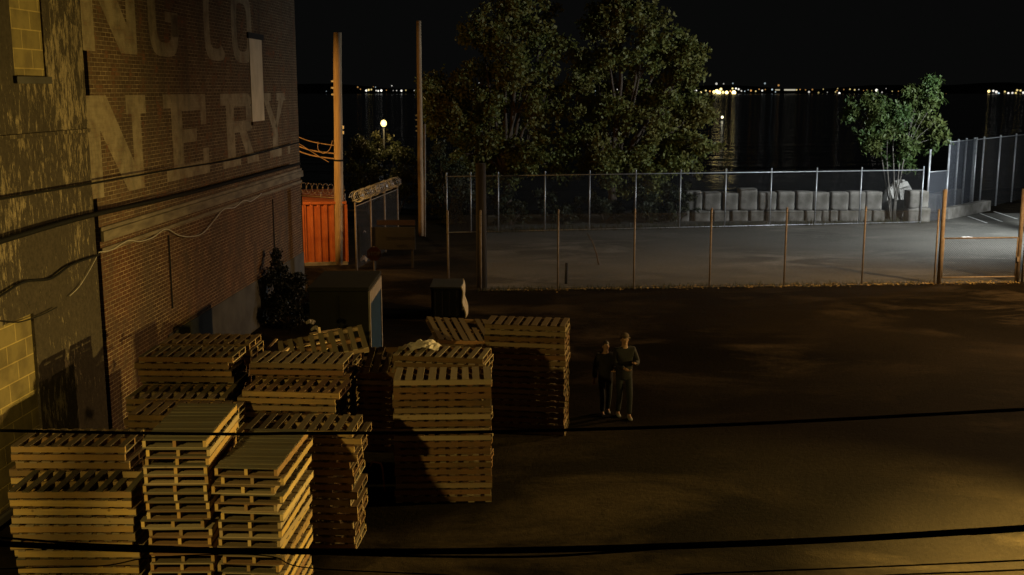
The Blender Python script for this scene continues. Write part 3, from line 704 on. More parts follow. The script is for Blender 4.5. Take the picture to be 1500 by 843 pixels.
# razor wire fence behind the pole
ra, rb = at(520, 295, 41.0), at(582, 270, 48.2)
ra.z = rb.z = 0
rz = fence('razor_wire_fence', 'chain link fence running away, topped with a coil of razor wire', [ra.lerp(rb, t) for t in (0, .33, .66, 1)], [2.55] * 4, .035, M['rust_steel'], [2.45], .085, .003, (.05, 2.45))
def coil(A, B, rad, pitch, r):
    A, B = Vector(A), Vector(B); L = (B - A).length; d = (B - A) / L; e = Vector((-d.y, d.x, 0)); u = Vector((0, 0, 1)); n_ = int(L / pitch * 14); m = MB()
    m.tube([A + d * (L * i / n_) + (e * math.cos(2 * math.pi * i / 14) + u * math.sin(2 * math.pi * i / 14)) * rad * (1 + .12 * math.sin(i * .37)) for i in range(n_ + 1)], r, 4)
    for i in range(0, n_, 2):
        p = A + d * (L * i / n_) + (e * math.cos(2 * math.pi * i / 14) + u * math.sin(2 * math.pi * i / 14)) * rad
        m.box(p, (.05, .012, .03), Matrix.Rotation(i * .7, 3, 'X'))
    return m
coil(Vector((0, 0, 2.8)), rb - ra + Vector((0, 0, 2.8)), .21, .22, .0075).build('razor_coil', M['galv'], rz)
rc, rd = at(436, 290, 44.5), at(505, 290, 43.0)
rc.z = rd.z = 0
rz2 = fence('razor_wire_fence', 'razor wire topped fence behind the red container', [rc, rc.lerp(rd, .5), rd], [2.7] * 3, .03, M['rust_steel'], [2.55], .085, .003, (.05, 2.55))
coil(Vector((0, 0, 2.85)), rd - rc + Vector((0, 0, 2.85)), .22, .30, .007).build('razor_coil', M['rust_steel'], rz2)

# ------------------------------------------------------------------ red container
ct0 = gp(447.5, 390); cw, ch_, cl = 1.62, 2.5, 5.5
M['red_paint'] = simple('red container paint', (.38, .115, .04), (.27, .07, .028), .5, 0, 2.5, .2)
ctn = empty('shipping_container', (ct0.x, ct0.y, 0), R(11), 'red corrugated shipping container lit orange behind the utility pole', 'container')
prof = []; w_ = .27; nrib = 6
x = 0.0
for i in range(nrib):
    prof += [(x, 0), (x + w_ * .30, 0), (x + w_ * .42, .07), (x + w_ * .78, .07), (x + w_ * .9, 0)]; x += w_
prof.append((x, 0)); cw = x
m = MB(); n = len(prof)
m.add([(px_, py_, .14) for px_, py_ in prof] + [(px_, py_, ch_ - .1) for px_, py_ in prof], [(i, i + 1, n + i + 1, n + i) for i in range(n - 1)])
m.build('corrugated_panel', M['red_paint'], ctn)
m = MB(); m.box((cw/2, cl/2 + .1, ch_/2 + .02), (cw, cl - .02, ch_ - .24)); m.build('body', M['red_paint'], ctn)
for z, hh, mt in ((.07, .14, M['conc']), (ch_ - .05, .1, M['red_paint'])): MB().box((cw/2, cl/2, z), (cw + .06, cl + .08, hh)).build('frame_rail', mt, ctn, bevel=.01)
for xx in (-.02, cw + .02): MB().box((xx, .0, ch_/2), (.07, .09, ch_ - .25)).build('corner_post', M['red_paint'], ctn, bevel=.01)

# ------------------------------------------------------------------ utility poles
def pole(px_b, py_b, px_t, py_t, r0, r1, label, Y=None):
    b_ = gp(px_b, py_b) if Y is None else at(px_b, py_b, Y); b_.z = 0
    t_ = at(px_t, py_t, b_.y); root = empty('utility_pole', b_, 0, label, 'utility pole'); d = t_ - b_
    MB().tube([d * (i / 8) + Vector((rnd.uniform(-.01, .01), 0, 0)) for i in range(9)], [lerp(r0, r1, i / 8) for i in range(9)], 14).build('pole_shaft', M['pole_wood'], root, smooth=True)
    return root, d
p1, d1 = pole(497, 388, 494, 48, .185, .155, 'yellow lit wooden utility pole beside the red container')
def onpole(d, h, dx, dy): return d * (h / d.z) + Vector((dx, dy, 0))
for hh in (7.1, 6.85, 6.6): 
    MB().tube([onpole(d1, hh, -.15, 0), onpole(d1, hh, -.25, 0)], [.05, .035], 8).build('insulator', M['porcelain'], p1)
for hh in (5.35, 5.15): MB().box(onpole(d1, hh, .2, -.02), (.06, .06, .12)).build('bracket', M['galv'], p1)
MB().tube([onpole(d1, 4.05, 0, 0), onpole(d1, 4.12, 0, 0)], .185, 14).build('strap_band', M['cable'], p1)
p2, d2 = pole(617, 338, 613, 31, .14, .11, 'slim reddish wooden utility pole left of the big trees', Y=51.0)
for hh in (5.6, 5.4, 5.1, 4.9): MB().tube([onpole(d2, hh, -.12, 0), onpole(d2, hh, -.2, 0)], [.045, .03], 8).build('insulator', M['porcelain'], p2)
sp = at(622, 338, 50.7); sp.z = 0
st_top = at(622, 182, 50.7)
so = MB().tube([(0, 0, 0), st_top - sp], .055, 10).build('steel_pipe_post', M['rust_steel'], smooth=True); so.location = sp; tag(so, 'thin tan steel post standing close right of the slim utility pole', 'post')
bp = near_pt(706); bp.y += .6; bp.x += -.02
bt = MB().tube([(0, 0, 0), (-.02, 0, 4.3)], [.19, .17], 14); bo = bt.build('timber_post', M['dark_timber'], smooth=True); bo.location = bp; tag(bo, 'thick black timber post at the left end of the asphalt lot', 'post')
# service cables from the pole to beyond the building
pb = p1.location
def svc(h, x_end, y_end, r, lab, m=M['cable_grey']):
    a = Vector(pb) + onpole(d1, h, -.12, -.1); e = at(x_end, y_end, 43.5); mid = a.lerp(e, .5) - Vector((0, 0, .12))
    cable('service_cable', [a, mid, e], r, m, lab, 'cable', 'cables from the pole to the building')
M['lit_cable'] = simple('cable tinted for lamp light', (.30, .2, .13), None, .6)  # warm brown colour stands for the orange lamp light on the cables
svc(4.66, 415, 191, .02, 'uppermost cable from the yellow pole to behind the brick building', M['lit_cable'])
svc(4.35, 415, 205, .03, 'thick middle cable bundle from the yellow pole to the left', M['lit_cable'])
svc(4.15, 415, 212, .028, 'lower cable bundle from the yellow pole to the left', M['lit_cable'])
cable('service_cable', [at(415, 198, 43.5), at(440, 212, 43), at(465, 228, 42.6), at(482, 238, 42.5)], .014, M['lit_cable'], 'slack cable falling from the building corner towards the pole', 'cable', 'cables from the pole to the building')
cable('service_cable', [at(466, 208, 42.5), at(466, 219, 42.5), at(474, 225, 42.4), at(483, 219, 42.4), at(487, 206, 42.4)], .014, M['lit_cable'], 'hanging loop of cable just left of the yellow pole', 'cable', 'cables from the pole to the building')

# ------------------------------------------------------------------ shed, tarped bin, signs
M['olive'] = simple('dark olive panel', (.016, .017, .011), (.011, .011, .008), .8, 0, 1.5, .2)
M['white_trim'] = simple('white painted trim', (.34, .31, .27), (.22, .2, .17), .6, 0, 5)
M['blue'] = simple('blue panel', (.014, .045, .09), (.01, .032, .065), .5, 0, 3)
sl = at(452, 426, 25.0); sr = at(539, 424, 25.0); shw = sr.x - sl.x; shh = sr.z
shd = empty('storage_shed', (sl.x, 25.0, 0), R(0), 'dark box shed with white trimmed blue side behind the pallet heap', 'shed')
MB().box((shw/2, 1.15, (shh - .12)/2 + .06), (shw, 2.3, shh - .12)).build('body', M['olive'], shd, bevel=.01)
MB().box((shw/2, 1.15, shh + .0), (shw + .06, 2.4, .1)).build('roof', M['olive'], shd, bevel=.02)
fr_ = MB()
for y_ in (.06, 2.24): fr_.box((shw + .022, y_, shh/2), (.04, .12, shh - .14))
fr_.box((shw + .022, 1.15, shh - .22), (.04, 2.06, .30))
fr_.build('side_frame', M['white_trim'], shd)
MB().box((shw + .012, 1.15, (shh - .4)/2 + .02), (.02, 2.06, shh - .42)).build('side_panel', M['blue'], shd)
MB().box((shw*.5, -.012, shh*.5), (.02, .02, shh - .3)).build('seam_strip', M['black'], shd)
cl_ = gp(632, 468); cr_ = gp(674, 468); bw = cr_.x - cl_.x
M['tarp'] = simple('pale tarpaulin', (.42, .36, .22), (.3, .25, .15), .6, 0, 4, .4)
bn = empty('waste_bin', (cl_.x, cl_.y, 0), 0, 'dark boxy bin with a pale tarp edge in front of the black post', 'bin')
MB().box((bw/2, .7, .5), (bw, 1.4, .84)).build('body', M['black'], bn, bevel=.02)
for k in range(4): MB().box((bw*(.12 + .25*k), -.02, .5), (.05, .04, .8)).build('rib', M['black'], bn, bevel=.005)
MB().box((bw/2, .7, .96), (bw + .08, 1.5, .06)).build('lid', M['olive'], bn, bevel=.015)
tm = MB(); nn_ = 10; vs = []
for i in range(nn_ + 1):
    z_ = 1.0 - i * .095; xo = bw + .05 + .03 * math.sin(i * .9) + .012 * i
    vs += [(xo, -.04 + .02 * math.sin(i), z_), (xo + .03, .7, z_ - .02), (xo, 1.4, z_)]
tm.add(vs, [(i*3 + k, i*3 + k + 1, i*3 + 4 + k, i*3 + 3 + k) for i in range(nn_) for k in range(2)])
to = tm.build('tarp_edge', M['tarp'], bn); to.modifiers.new('thick', 'SOLIDIFY').thickness = .03
for xx, yy_ in ((.1, .1), (bw - .1, .1), (.1, 1.3), (bw - .1, 1.3)): MB().tube([(xx, yy_, 0), (xx, yy_, .1)], .05, 8).build('foot', M['black'], bn)
M['board_tan'] = simple('tan signboard', (.013, .011, .008), (.009, .008, .006), .8, 0, 3)
sgY = 41.5; s0, s1 = at(545, 366, sgY), at(608, 333, sgY)
sg = empty('sign_board', (s0.x, sgY, 0), 0, 'wide tan signboard with two dark lines of worn lettering', 'sign')
sw, sz0, sz1 = s1.x - s0.x, s0.z, s1.z
MB().box((sw/2, 0, (sz0 + sz1)/2), (sw, .05, sz1 - sz0)).build('panel', M['board_tan'], sg, bevel=.01)
MB().box((sw/2 + .1, .02, sz1 + .17), (sw - .2, .04, .2)).build('header_strip', simple('dull red strip', (.02, .008, .006), None, .7), sg)
for xx in (.12, sw - .12): MB().box((xx, .06, sz1/2), (.08, .06, sz1)).build('leg', M['dark_timber'], sg)
lm = MB(); rr = random.Random(11)
for row, (u0, u1, zc, hh) in enumerate(((.34, .97, .50, .15), (.58, .80, .16, .13))):
    u = u0
    while u < u1:
        wv = rr.uniform(.028, .045); zc_ = sz0 + (sz1 - sz0) * zc
        for st in range(rr.choice((2, 2, 3))):
            lm.box((sw * (u + wv * (.2 + .3 * st)), -.03, zc_ + rr.uniform(-.01, .01)), (sw * .008, .006, hh * rr.uniform(.6, 1)))
        lm.box((sw * (u + wv * .4), -.03, zc_ + rr.choice((-.05, .0, .05))), (sw * wv * .7, .006, .022))
        u += wv * 1.35
lm.build('lettering', M['black'], sg)
ss = at(548, 372, 38.5); st_ = empty('stop_sign', (ss.x, 38.5, 0), 0, 'dim red octagonal stop sign left of the tan signboard', 'sign')
oc = [(.27 * math.cos(R(22.5 + 45*i)), .27 * math.sin(R(22.5 + 45*i))) for i in range(8)]
pl0 = MB().prism(oc, Vector((0, -.03, ss.z)), Vector((1, 0, 0)), Vector((0, 0, 1)), Vector((0, 1, 0)), .012).build('sign_plate', simple('stop red', (.06, .009, .007), None, .5), st_)
MB().tube([(0, .02, 0), (0, .02, ss.z + .25)], .03, 8).build('post', M['rust_steel'], st_)
tc = bpy.data.curves.new('stop_text', 'FONT'); tc.body = 'STOP'; tc.size = .19; tc.align_x = 'CENTER'; tc.align_y = 'CENTER'; tc.extrude = .002
to_ = bpy.data.objects.new('tmp', tc); COL.objects.link(to_); dgr = bpy.context.evaluated_depsgraph_get(); tme = bpy.data.meshes.new_from_object(to_.evaluated_get(dgr)); bpy.data.objects.remove(to_)
tme.materials.clear(); tme.materials.append(simple('sign white', (.16, .14, .12), None, .6)); tx = bpy.data.objects.new('lettering', tme); link(tx, st_); tx.rotation_euler = (R(90), 0, 0); tx.location = (0, -.034, ss.z)

# ------------------------------------------------------------------ concrete blocks, low wall, litter
def block(c, w, h, d, seed, label):
    r0 = random.Random(seed); bm = bmesh.new(); bmesh.ops.create_cube(bm, size=1)
    bmesh.ops.subdivide_edges(bm, edges=bm.edges[:], cuts=5, use_grid_fill=True)
    for v in bm.verts:
        q = v.co.copy(); rr_ = .445; 
        cl = Vector((max(-rr_, min(rr_, q.x)), max(-rr_, min(rr_, q.y)), max(-.43, min(.455, q.z)))); e = q - cl
        if e.length > 1e-6: q = cl + e.normalized() * min(e.length, .05)
        q += Vector((r0.uniform(-.012, .012), r0.uniform(-.012, .012), r0.uniform(-.012, .012)))
        v.co = Vector((q.x * w, q.y * d, q.z * h))
    me = bpy.data.meshes.new('concrete_block'); bm.to_mesh(me); bm.free(); me.materials.append(M['conc']); me.shade_smooth()
    o = bpy.data.objects.new('concrete_block', me); link(o); o.location = c; o.rotation_euler = (0, 0, r0.uniform(-.06, .06)); return tag(o, label, 'concrete block', 'concrete blocks along the waterfront')
BY = 57.2
upper = [(1005, 1029, 282, ''), (1031, 1056, 283, ''), (1060, 1081, 284, ''), (1084, 1110, 278, ''), (1113, 1138, 283, ''), (1140, 1164, 282, ''), (1168, 1191, 282, ''), (1192, 1215, 283, ''), (1219, 1244, 283, ''), (1245, 1268, 282, ''), (1270, 1293, 282, '')]
names_u = ['leftmost upper block, half lost in the bushes', 'dim upper block left of the bright reflection gap', 'narrow upper block right of the bright reflection gap', 'tallest rounded upper block with a brown stain', 'upper block with dark holes like a face', 'upper block with a small white spot', 'upper block with one dark stain low on its face', 'clean pale upper block joined to the stained one', 'wide upper block right of a brown gap', 'upper block just right of the wide one', 'rightmost upper block beside the small tree']
for i, (a, c_, y_, _) in enumerate(upper):
    pa, pc = at(a, y_, BY - .4), at(c_, y_, BY - .4); top = pa.z; w = pc.x - pa.x; h = top - .57
    block(((pa.x + pc.x)/2, BY, .57 + h/2), w * 1.04, h * 1.06, .85, i, 'upper row concrete block: ' + names_u[i])
lower = [(985, 1010), (1012, 1040), (1044, 1068), (1072, 1096), (1098, 1120), (1124, 1152), (1154, 1177), (1180, 1203), (1205, 1228), (1230, 1258), (1260, 1277), (1279, 1297)]
for i, (a, c_) in enumerate(lower):
    pa, pc = at(a, 318, BY - .4), at(c_, 318, BY - .4)
    block(((pa.x + pc.x)/2, BY + .03, .26), (pc.x - pa.x) * 1.03, .62, .85, 40 + i, 'lower row concrete block, %s from its left end' % (ORD[i] if i else 'first'))
for k, (z, h) in enumerate(((.36, .74), (1.16, .88))):
    pa, pc = at(1329, 300, BY - .6), at(1356 + (4 if k == 0 else 0), 300, BY - .6)
    block(((pa.x + pc.x)/2, BY - .5, z), (pc.x - pa.x) * 1.05, h * 1.06, .9, 70 + k, ('upper' if k else 'lower') + ' of two square pale blocks at the end of the far fence')
M['rock'] = simple('boulder', (.34, .33, .3), (.2, .19, .17), .9, 0, 2, .6)
def rock(c, r, sc, label, seed):
    global rnd
    old = rnd; rnd = random.Random(seed); m = sphere_mb((0, 0, 0), r, sc, 9, 6, .14); rnd = old
    o = m.build('boulder', M['rock']); o.location = c; return tag(o, label, 'boulder', 'boulders behind the small tree')
rk = at(1318, 275, BY + 1.6); rock((rk.x, rk.y, 1.0), .95, (.75, .6, 1.05), 'pale pointed boulder standing behind the small tree', 3)
rk = at(1302, 290, BY + 1.2); rock((rk.x, rk.y, .8), .7, (.6, .6, 1.2), 'brownish boulder left of the small tree stems', 5)
def lowwall(pts, h, t, label, cat='low wall'):
    base = Vector(pts[0]); base.z = 0; m = MB()
    for a, c_ in zip(pts[:-1], pts[1:]):
        a, c_ = Vector(a), Vector(c_); d = (c_ - a).normalized(); nv = Vector((-d.y, d.x, 0)) * t
        q = [a, c_, c_ + nv, a + nv]
        m.add([(p.x - base.x, p.y - base.y, 0) for p in q] + [(p.x - base.x, p.y - base.y, h) for p in q], [(3,2,1,0),(4,5,6,7),(0,1,5,4),(1,2,6,5),(2,3,7,6),(3,0,4,7)])
    o = m.build('concrete_wall', M['conc'], bevel=.02); o.location = base; return tag(o, label, cat)
w0, w1 = gp(1389, 322), gp(1451, 309); lowwall([w0, w1], .58, .5, 'low concrete retaining wall beside the parking stripes')
w2, w3 = gp(1383, 315), gp(1421, 305); lowwall([w2 + Vector((0, 1.2, 0)), w3 + Vector((0, 1.2, 0))], 1.0, .5, 'higher concrete step behind the low retaining wall')
lt = crumple('litter', gp(1416, 348, .01), .55, .25, .05, M['plastic'], 'white scrap of litter on the bright asphalt behind the gate', 'litter', 9)
lm_ = crumple('litter', gp(535, 342, 1.6), .14, .1, .1, M['plastic'], 'small white scrap caught in the razor wire fence', 'litter', 10); lm_.location = at(534, 341, 43.9)
lm_ = crumple('litter', at(532, 345, 43.2), .3, .14, .25, M['plastic'], 'pale scrap low by the razor wire fence', 'litter', 12); lm_.location.z = .02
stk = MB().tube([(0, 0, 0), (.02, 0, .75)], .05, 8).build('bollard', M['black'], smooth=True); stk.location = gp(829, 416); tag(stk, 'short dark stake on the asphalt just behind the near fence', 'bollard')
lsb = gp(877, 388)
brn = MB().tube([(0, 0, 0), at(874, 372, lsb.y) - lsb, at(868, 355, lsb.y + .3) - lsb, at(860, 342, lsb.y + .8) - lsb], [.035, .03, .025, .02], 6).build('leaning_stick', M['bark'], smooth=True); brn.location = lsb; tag(brn, 'thin curved stick standing up on the asphalt lot', 'stick')
# dry leaves along the near fence
dm = MB(); r1 = random.Random(21)
for i in range(1300):
    u = r1.random(); px = 705 + (1490 - 705) * (u ** .75)
    p = near_pt(px) + Vector((0, r1.gauss(-.05, .16), 0)); s_ = r1.uniform(.02, .05); a = r1.uniform(0, 6.3)
    e1 = Vector((math.cos(a), math.sin(a), r1.uniform(-.3, .5))) * s_; e2 = Vector((-math.sin(a), math.cos(a), r1.uniform(-.3, .5))) * s_ * .7
    c = p + Vector((0, 0, r1.uniform(.02, .07)))
    dm.add([c - e1, c - e2, c + e1, c + e2], [(0, 1, 2, 3)])
tag(dm.build('fallen_leaves', M['dry_leaf']), 'dry leaves and weeds gathered along the foot of the near fence', 'leaves', kind='stuff')
wm = MB()
for i in range(3200):
    px = r1.uniform(705, 1370) if r1.random() < .35 else r1.uniform(700, 1350)
    if r1.random() < .35: p = near_pt(px) + Vector((0, r1.gauss(.05, .12), 0)); hh = r1.uniform(.05, .22)
    else: p = far_pt(px) + Vector((0, r1.gauss(.25, .35), 0)); hh = r1.uniform(.08, .4)
    a = r1.uniform(0, 6.3); dx = Vector((math.cos(a), math.sin(a), 0)) * .012; ln = Vector((r1.uniform(-.1, .1), r1.uniform(-.1, .1), hh))
    wm.add([p - dx, p + dx, p + ln], [(0, 1, 2)])
tag(wm.build('weeds', M['leaf_dark']), 'weeds growing along the fence lines', 'weeds', kind='stuff')

# ------------------------------------------------------------------ trees and shrubs
def leaves(clumps, n, size, seed, droop=.2, narrow=.55, comp=False):
    r0 = np.random.default_rng(seed); vol = np.array([c[1] ** 2.2 for c in clumps]); pr_ = vol / vol.sum()
    cnt = r0.multinomial(n, pr_); V = []; 
    for (c, r), k in zip(clumps, cnt):
        d = r0.normal(size=(k, 3)); d /= np.linalg.norm(d, axis=1)[:, None]
        rad = r * (r0.random(k) ** .45) * (1 + .22 * r0.normal(size=k))
        V.append(np.array(c)[None, :] + d * rad[:, None] * np.array([1, 1, .85])[None, :])
    P = np.concatenate(V); k = len(P)
    a = r0.normal(size=(k, 3)); a[:, 2] -= droop; a /= np.linalg.norm(a, axis=1)[:, None]
    b = r0.normal(size=(k, 3)); b -= (a * b).sum(1)[:, None] * a; b /= np.linalg.norm(b, axis=1)[:, None]
    s = size * r0.uniform(.6, 1.25, k)[:, None]
    q = np.stack([P - a * s * .5, P + b * s * narrow * .5, P + a * s * .5, P - b * s * narrow * .5], 1).reshape(-1, 3)
    return q, k
def tree(name, base, limbs, clumps, nleaf, size, lm_, bm_, label, cat='tree', group=None, trunk_r=.2, seed=1, droop=.2, narrow=.6):
    base = Vector(base); root = empty(name, base, 0, label, cat, group)
    t = MB()
    for pts, r0_, r1_ in limbs:
        n_ = len(pts); t.tube([Vector(p) - base for p in pts], [lerp(r0_, r1_, i / (n_ - 1)) for i in range(n_)], 7)
    t.build('trunk', bm_, root, smooth=True)
    q, k = leaves([(tuple(Vector(c) - base), r) for c, r in clumps], nleaf, size, seed, droop, narrow)
    me = bpy.data.meshes.new('crown'); me.from_pydata([tuple(v) for v in q.tolist()], [], [(i*4, i*4+1, i*4+2, i*4+3) for i in range(k)]); me.materials.append(lm_)
    o = bpy.data.objects.new('crown', me); link(o, root); return root
def big_tree(base, blobs, Y, nleaf, label, seed, trunk_r=.22, fork=None):
    """blobs: (px, py, rpx, dy) lobes of the crown at depth Y+dy; each is broken up into many small leaf clumps"""
    r0 = random.Random(seed); k = Y / F; clumps = []; limbs = []
    base = Vector(base); fz = fork or 2.2
    f0 = base + Vector((r0.uniform(-.2, .2), 0, fz)); limbs.append(([base, base.lerp(f0, .5) + Vector((r0.uniform(-.1, .1), 0, 0)), f0], trunk_r, trunk_r * .8))
    for px, py, rp, dy in blobs:
        c = at(px, py, Y + dy); rr = rp * k * 1.02
        mid = f0.lerp(c, .5) + Vector((r0.uniform(-.4, .4), r0.uniform(-.3, .3), r0.uniform(.1, .6)))
        limbs.append(([f0, f0.lerp(mid, .5), mid, mid.lerp(c, .6), c], trunk_r * .55, .025))
        for q_ in range(int(7 + rp * .28)):
            d = Vector((r0.gauss(0, 1), r0.gauss(0, 1), r0.gauss(0, 1))).normalized() * rr * r0.uniform(.45, 1.0)
            cc = c + d; clumps.append((cc, r0.uniform(.25, .72)))
            if q_ % 3 == 0:
                e = c + d.normalized() * rr * r0.uniform(1.05, 1.4) + Vector((0, 0, r0.uniform(0, .3))); clumps += [(e, r0.uniform(.2, .36)), (cc.lerp(e, .6), .25)]
            if q_ % 2 == 0: limbs.append(([c.lerp(mid, .3), c.lerp(cc, .5) + Vector((0, 0, .1)), cc], .035, .01))
    return tree('broadleaf_tree', base, limbs, clumps, int(nleaf * 1.15), .225, M['leaf'], M['bark'], label, 'tree', 'big trees on the waterfront', trunk_r, seed)
b1 = at(748, 335, 58.0); b1.z = 0
big_tree(b1, [(735, 20, 42, 0), (770, 30, 45, .5), (705, 50, 30, -.3), (795, 75, 36, .3), (740, 85, 45, -.5), (700, 130, 40, .4), (760, 150, 40, -.4), (800, 140, 30, .8), (715, 195, 42, 0), (775, 205, 42, .3), (800, 240, 34, -.2), (730, 245, 36, .3), (760, -35, 40, 0), (650, 140, 30, .3), (670, 185, 36, 0), (640, 175, 22, .5), (690, 225, 30, -.4)], 58.0, 30000, 'left one of the two big leafy trees, reaching above the frame', 31, .24)
b2 = at(900, 335, 58.5); b2.z = 0
big_tree(b2, [(870, 30, 22, 0), (910, 15, 30, .3), (945, 35, 34, 0), (985, 60, 32, .4), (1020, 75, 18, .2), (890, 75, 36, -.3), (940, 95, 44, 0), (990, 105, 34, .5), (855, 110, 28, .3), (870, 160, 38, -.4), (920, 160, 40, .6), (975, 165, 42, 0), (1018, 165, 26, .5), (855, 215, 34, 0), (905, 220, 42, -.5), (960, 225, 44, .2), (1010, 215, 36, .4), (880, 260, 32, 0), (940, 265, 34, .5), (905, -20, 26, 0)], 58.5, 34000, 'right one of the two big leafy trees, beside the bright shore lights', 32, .26)
# shrubs along the far fence and round the lamp
def shrub(px, pyb, Y, blobs, nleaf, label, group, seed, m='leaf_dark', size=.16):
    r0 = random.Random(seed); base = at(px, pyb, Y); base.z = 0; clumps = []; limbs = []
    for x, y, rp, dy in blobs:
        c = at(x, y, Y + dy); rr = rp * Y / F; limbs.append(([base, base.lerp(c, .6) + Vector((r0.uniform(-.1, .1), 0, .1)), c], .04, .01))
        for q_ in range(6 + int(rp * .2)):
            d = Vector((r0.gauss(0, 1), r0.gauss(0, 1), r0.gauss(0, 1))).normalized() * rr * r0.uniform(.3, .95); clumps.append((c + d, rr * r0.uniform(.22, .45)))
    return tree('shrub', base, limbs, clumps, nleaf, size, M[m], M['bark'], label, 'shrub', group, .05, seed)
G1 = 'shrubs behind the far fence'
shrub(750, 335, 55.0, [(742, 300, 22, 0), (768, 308, 20, .4), (735, 322, 14, 0)], 3000, 'dark shrub at the left end of the far fence', G1, 51)
shrub(815, 335, 55.5, [(805, 300, 24, 0), (835, 306, 20, .4), (820, 322, 16, 0)], 3000, 'dark shrub under the gap between the two big trees', G1, 52)
shrub(885, 333, 55.8, [(875, 300, 24, 0), (905, 308, 18, .4)], 2800, 'dark shrub under the left side of the right big tree', G1, 53)
shrub(945, 332, 56.0, [(935, 296, 26, 0), (965, 305, 20, .4), (950, 320, 14, 0)], 3000, 'dark shrub under the middle of the right big tree', G1, 54)
shrub(995, 331, 56.2, [(990, 285, 24, 0), (1008, 302, 16, .3), (985, 312, 16, 0)], 2600, 'dark shrub beside the leftmost concrete block', G1, 55)
G2 = 'dark bushes round the glowing lamp'
shrub(540, 330, 60.0, [(530, 215, 26, 0), (548, 240, 28, .5), (520, 250, 24, 0), (535, 275, 30, 0)], 4500, 'tall dark bush left of the glowing lamp', G2, 56)
shrub(585, 330, 61.0, [(575, 215, 24, 1.0), (592, 235, 28, 0), (580, 265, 30, 0), (602, 285, 24, 0), (560, 205, 18, 2.0)], 5000, 'tall dark bush below and right of the glowing lamp', G2, 57)
shrub(655, 335, 56.0, [(645, 240, 28, 0), (668, 262, 30, .4), (640, 290, 26, 0), (680, 295, 28, 0), (660, 318, 26, 0)], 5000, 'dark green bush between the slim pole and the black post', G2, 58)
wsh = Vector((-6.55, 31.6, 0))
pxw = 750 + wsh.x / 31.9 * F
shrub(pxw, 440, 31.6, [(pxw - 5, 440, 32, 0), (pxw - 18, 415, 30, 0), (pxw + 12, 415, 28, .3), (pxw - 14, 388, 20, .2), (pxw + 4, 465, 34, -.2), (pxw - 22, 368, 10, .3), (pxw - 38, 440, 26, .6), (pxw + 22, 450, 24, .2), (pxw - 30, 470, 26, -.2)], 9000, 'dark shrub growing at the foot of the brick wall', None, 59, 'leaf_black', .1)
# small multi stem tree on the right
b3 = at(1308, 326, 56.6); b3.z = 0
r0 = random.Random(77); limbs = []; clumps = []
tips = [(1262, 155, 18), (1250, 172, 14), (1278, 150, 16), (1262, 195, 14), (1290, 205, 15), (1305, 165, 20), (1325, 150, 18), (1345, 138, 17), (1365, 125, 14), (1352, 165, 18), (1368, 150, 14), (1340, 190, 20), (1370, 180, 15), (1318, 205, 19), (1355, 205, 14), (1302, 232, 10), (1325, 235, 12), (1376, 200, 10), (1335, 170, 18), (1360, 215, 9), (1285, 178, 18), (1300, 190, 18), (1312, 182, 20), (1330, 215, 14), (1290, 160, 15), (1275, 205, 13), (1345, 150, 14), (1278, 218, 10), (1320, 170, 18)]
stems = [(1291, 225), (1299, 232), (1318, 240), (1325, 225), (1308, 215)]
for k_, (sx, sy) in enumerate(stems):
    c = at(sx, sy, 56.6 + r0.uniform(-.3, .3)); o_ = b3 + Vector(((k_ - 2) * .07, r0.uniform(-.08, .08), 0))
    limbs.append(([o_, o_.lerp(c, .35) + Vector(((sx - 1308) * -.004, 0, 0)), o_.lerp(c, .7), c], .045, .026))
for (x, y, rp) in tips:
    sx, sy = min(stems, key=lambda s: abs(s[0] - x)); a = at(sx, sy, 56.6); c = at(x, y, 56.6 + r0.uniform(-.9, .9))
    limbs.append(([a, a.lerp(c, .5) + Vector((0, 0, .15)), c], .016, .006))
    for q_ in range(9):
        d = Vector((r0.gauss(0, 1), r0.gauss(0, 1), r0.gauss(0, .9))).normalized() * rp * 56.6 / F * r0.uniform(.3, 1.0); clumps.append((c + d, r0.uniform(.16, .42)))
tree('slender_tree', b3, limbs, clumps, 10500, .26, M['leaf_fresh'], M['pale_bark'], 'small multi stemmed green tree behind the far fence', 'tree', None, .06, 78, .9, .38)

# ------------------------------------------------------------------ lamps near and far
M['lamp_glow'] = emit('lamp glow', (1.0, .78, .26), 2.6)
lp = at(562, 181, 62.0)
slp = empty('street_lamp', (lp.x, lp.y, 0), 0, 'lit globe street lamp glowing above the dark bushes', 'street lamp')
MB().tube([(0, 0, 0), (0, 0, lp.z - .2)], [.07, .045], 8).build('post', M['black'], slp, smooth=True)
sphere_mb((0, 0, lp.z), .17, (1, 1, 1.15), 16, 10).build('globe', M['lamp_glow'], slp, smooth=True)
MB().tube([(0, 0, lp.z - .28), (0, 0, lp.z - .17)], [.05, .12], 10).build('collar', M['black'], slp)
FY = 2010.0; kf = FY / F
cols = {'w': ((1, .95, .85), 1.0), 'y': ((1, .78, .30), 1.0), 'o': ((1, .5, .14), 1.0), 'c': ((.75, .92, 1), .9)}
lm_cache = {}
def shore_mat(c, s):
    key = (c, s)
    if key not in lm_cache: lm_cache[key] = emit('shore light', cols[c][0], s)
    return lm_cache[key]
base_mesh = {}
def shore_lamp(px, py, r, c, s, lab, grp, Y=FY):
    s = s * .2 if 'dazzling' not in grp else s * .25; r = r * (.95 if 'dazzling' not in grp else 1.05); s = max(round(s, 1), .3)
    key = (c, s)
    if key not in base_mesh: base_mesh[key] = sphere_mb((0, 0, 0), 1, (1, 1, 1), 10, 6).build('shore_lamp', shore_mat(c, s), smooth=True); o = base_mesh[key]
    else: o = base_mesh[key].copy(); COL.objects.link(o)
    o.location = at(px, py, Y); o.scale = (r * Y / F,) * 3; return tag(o, lab, 'lamp', grp)
LL = ('tiny lamp on the far shore left of the big trees', 'far shore lamps left of the trees')
r3 = random.Random(3)
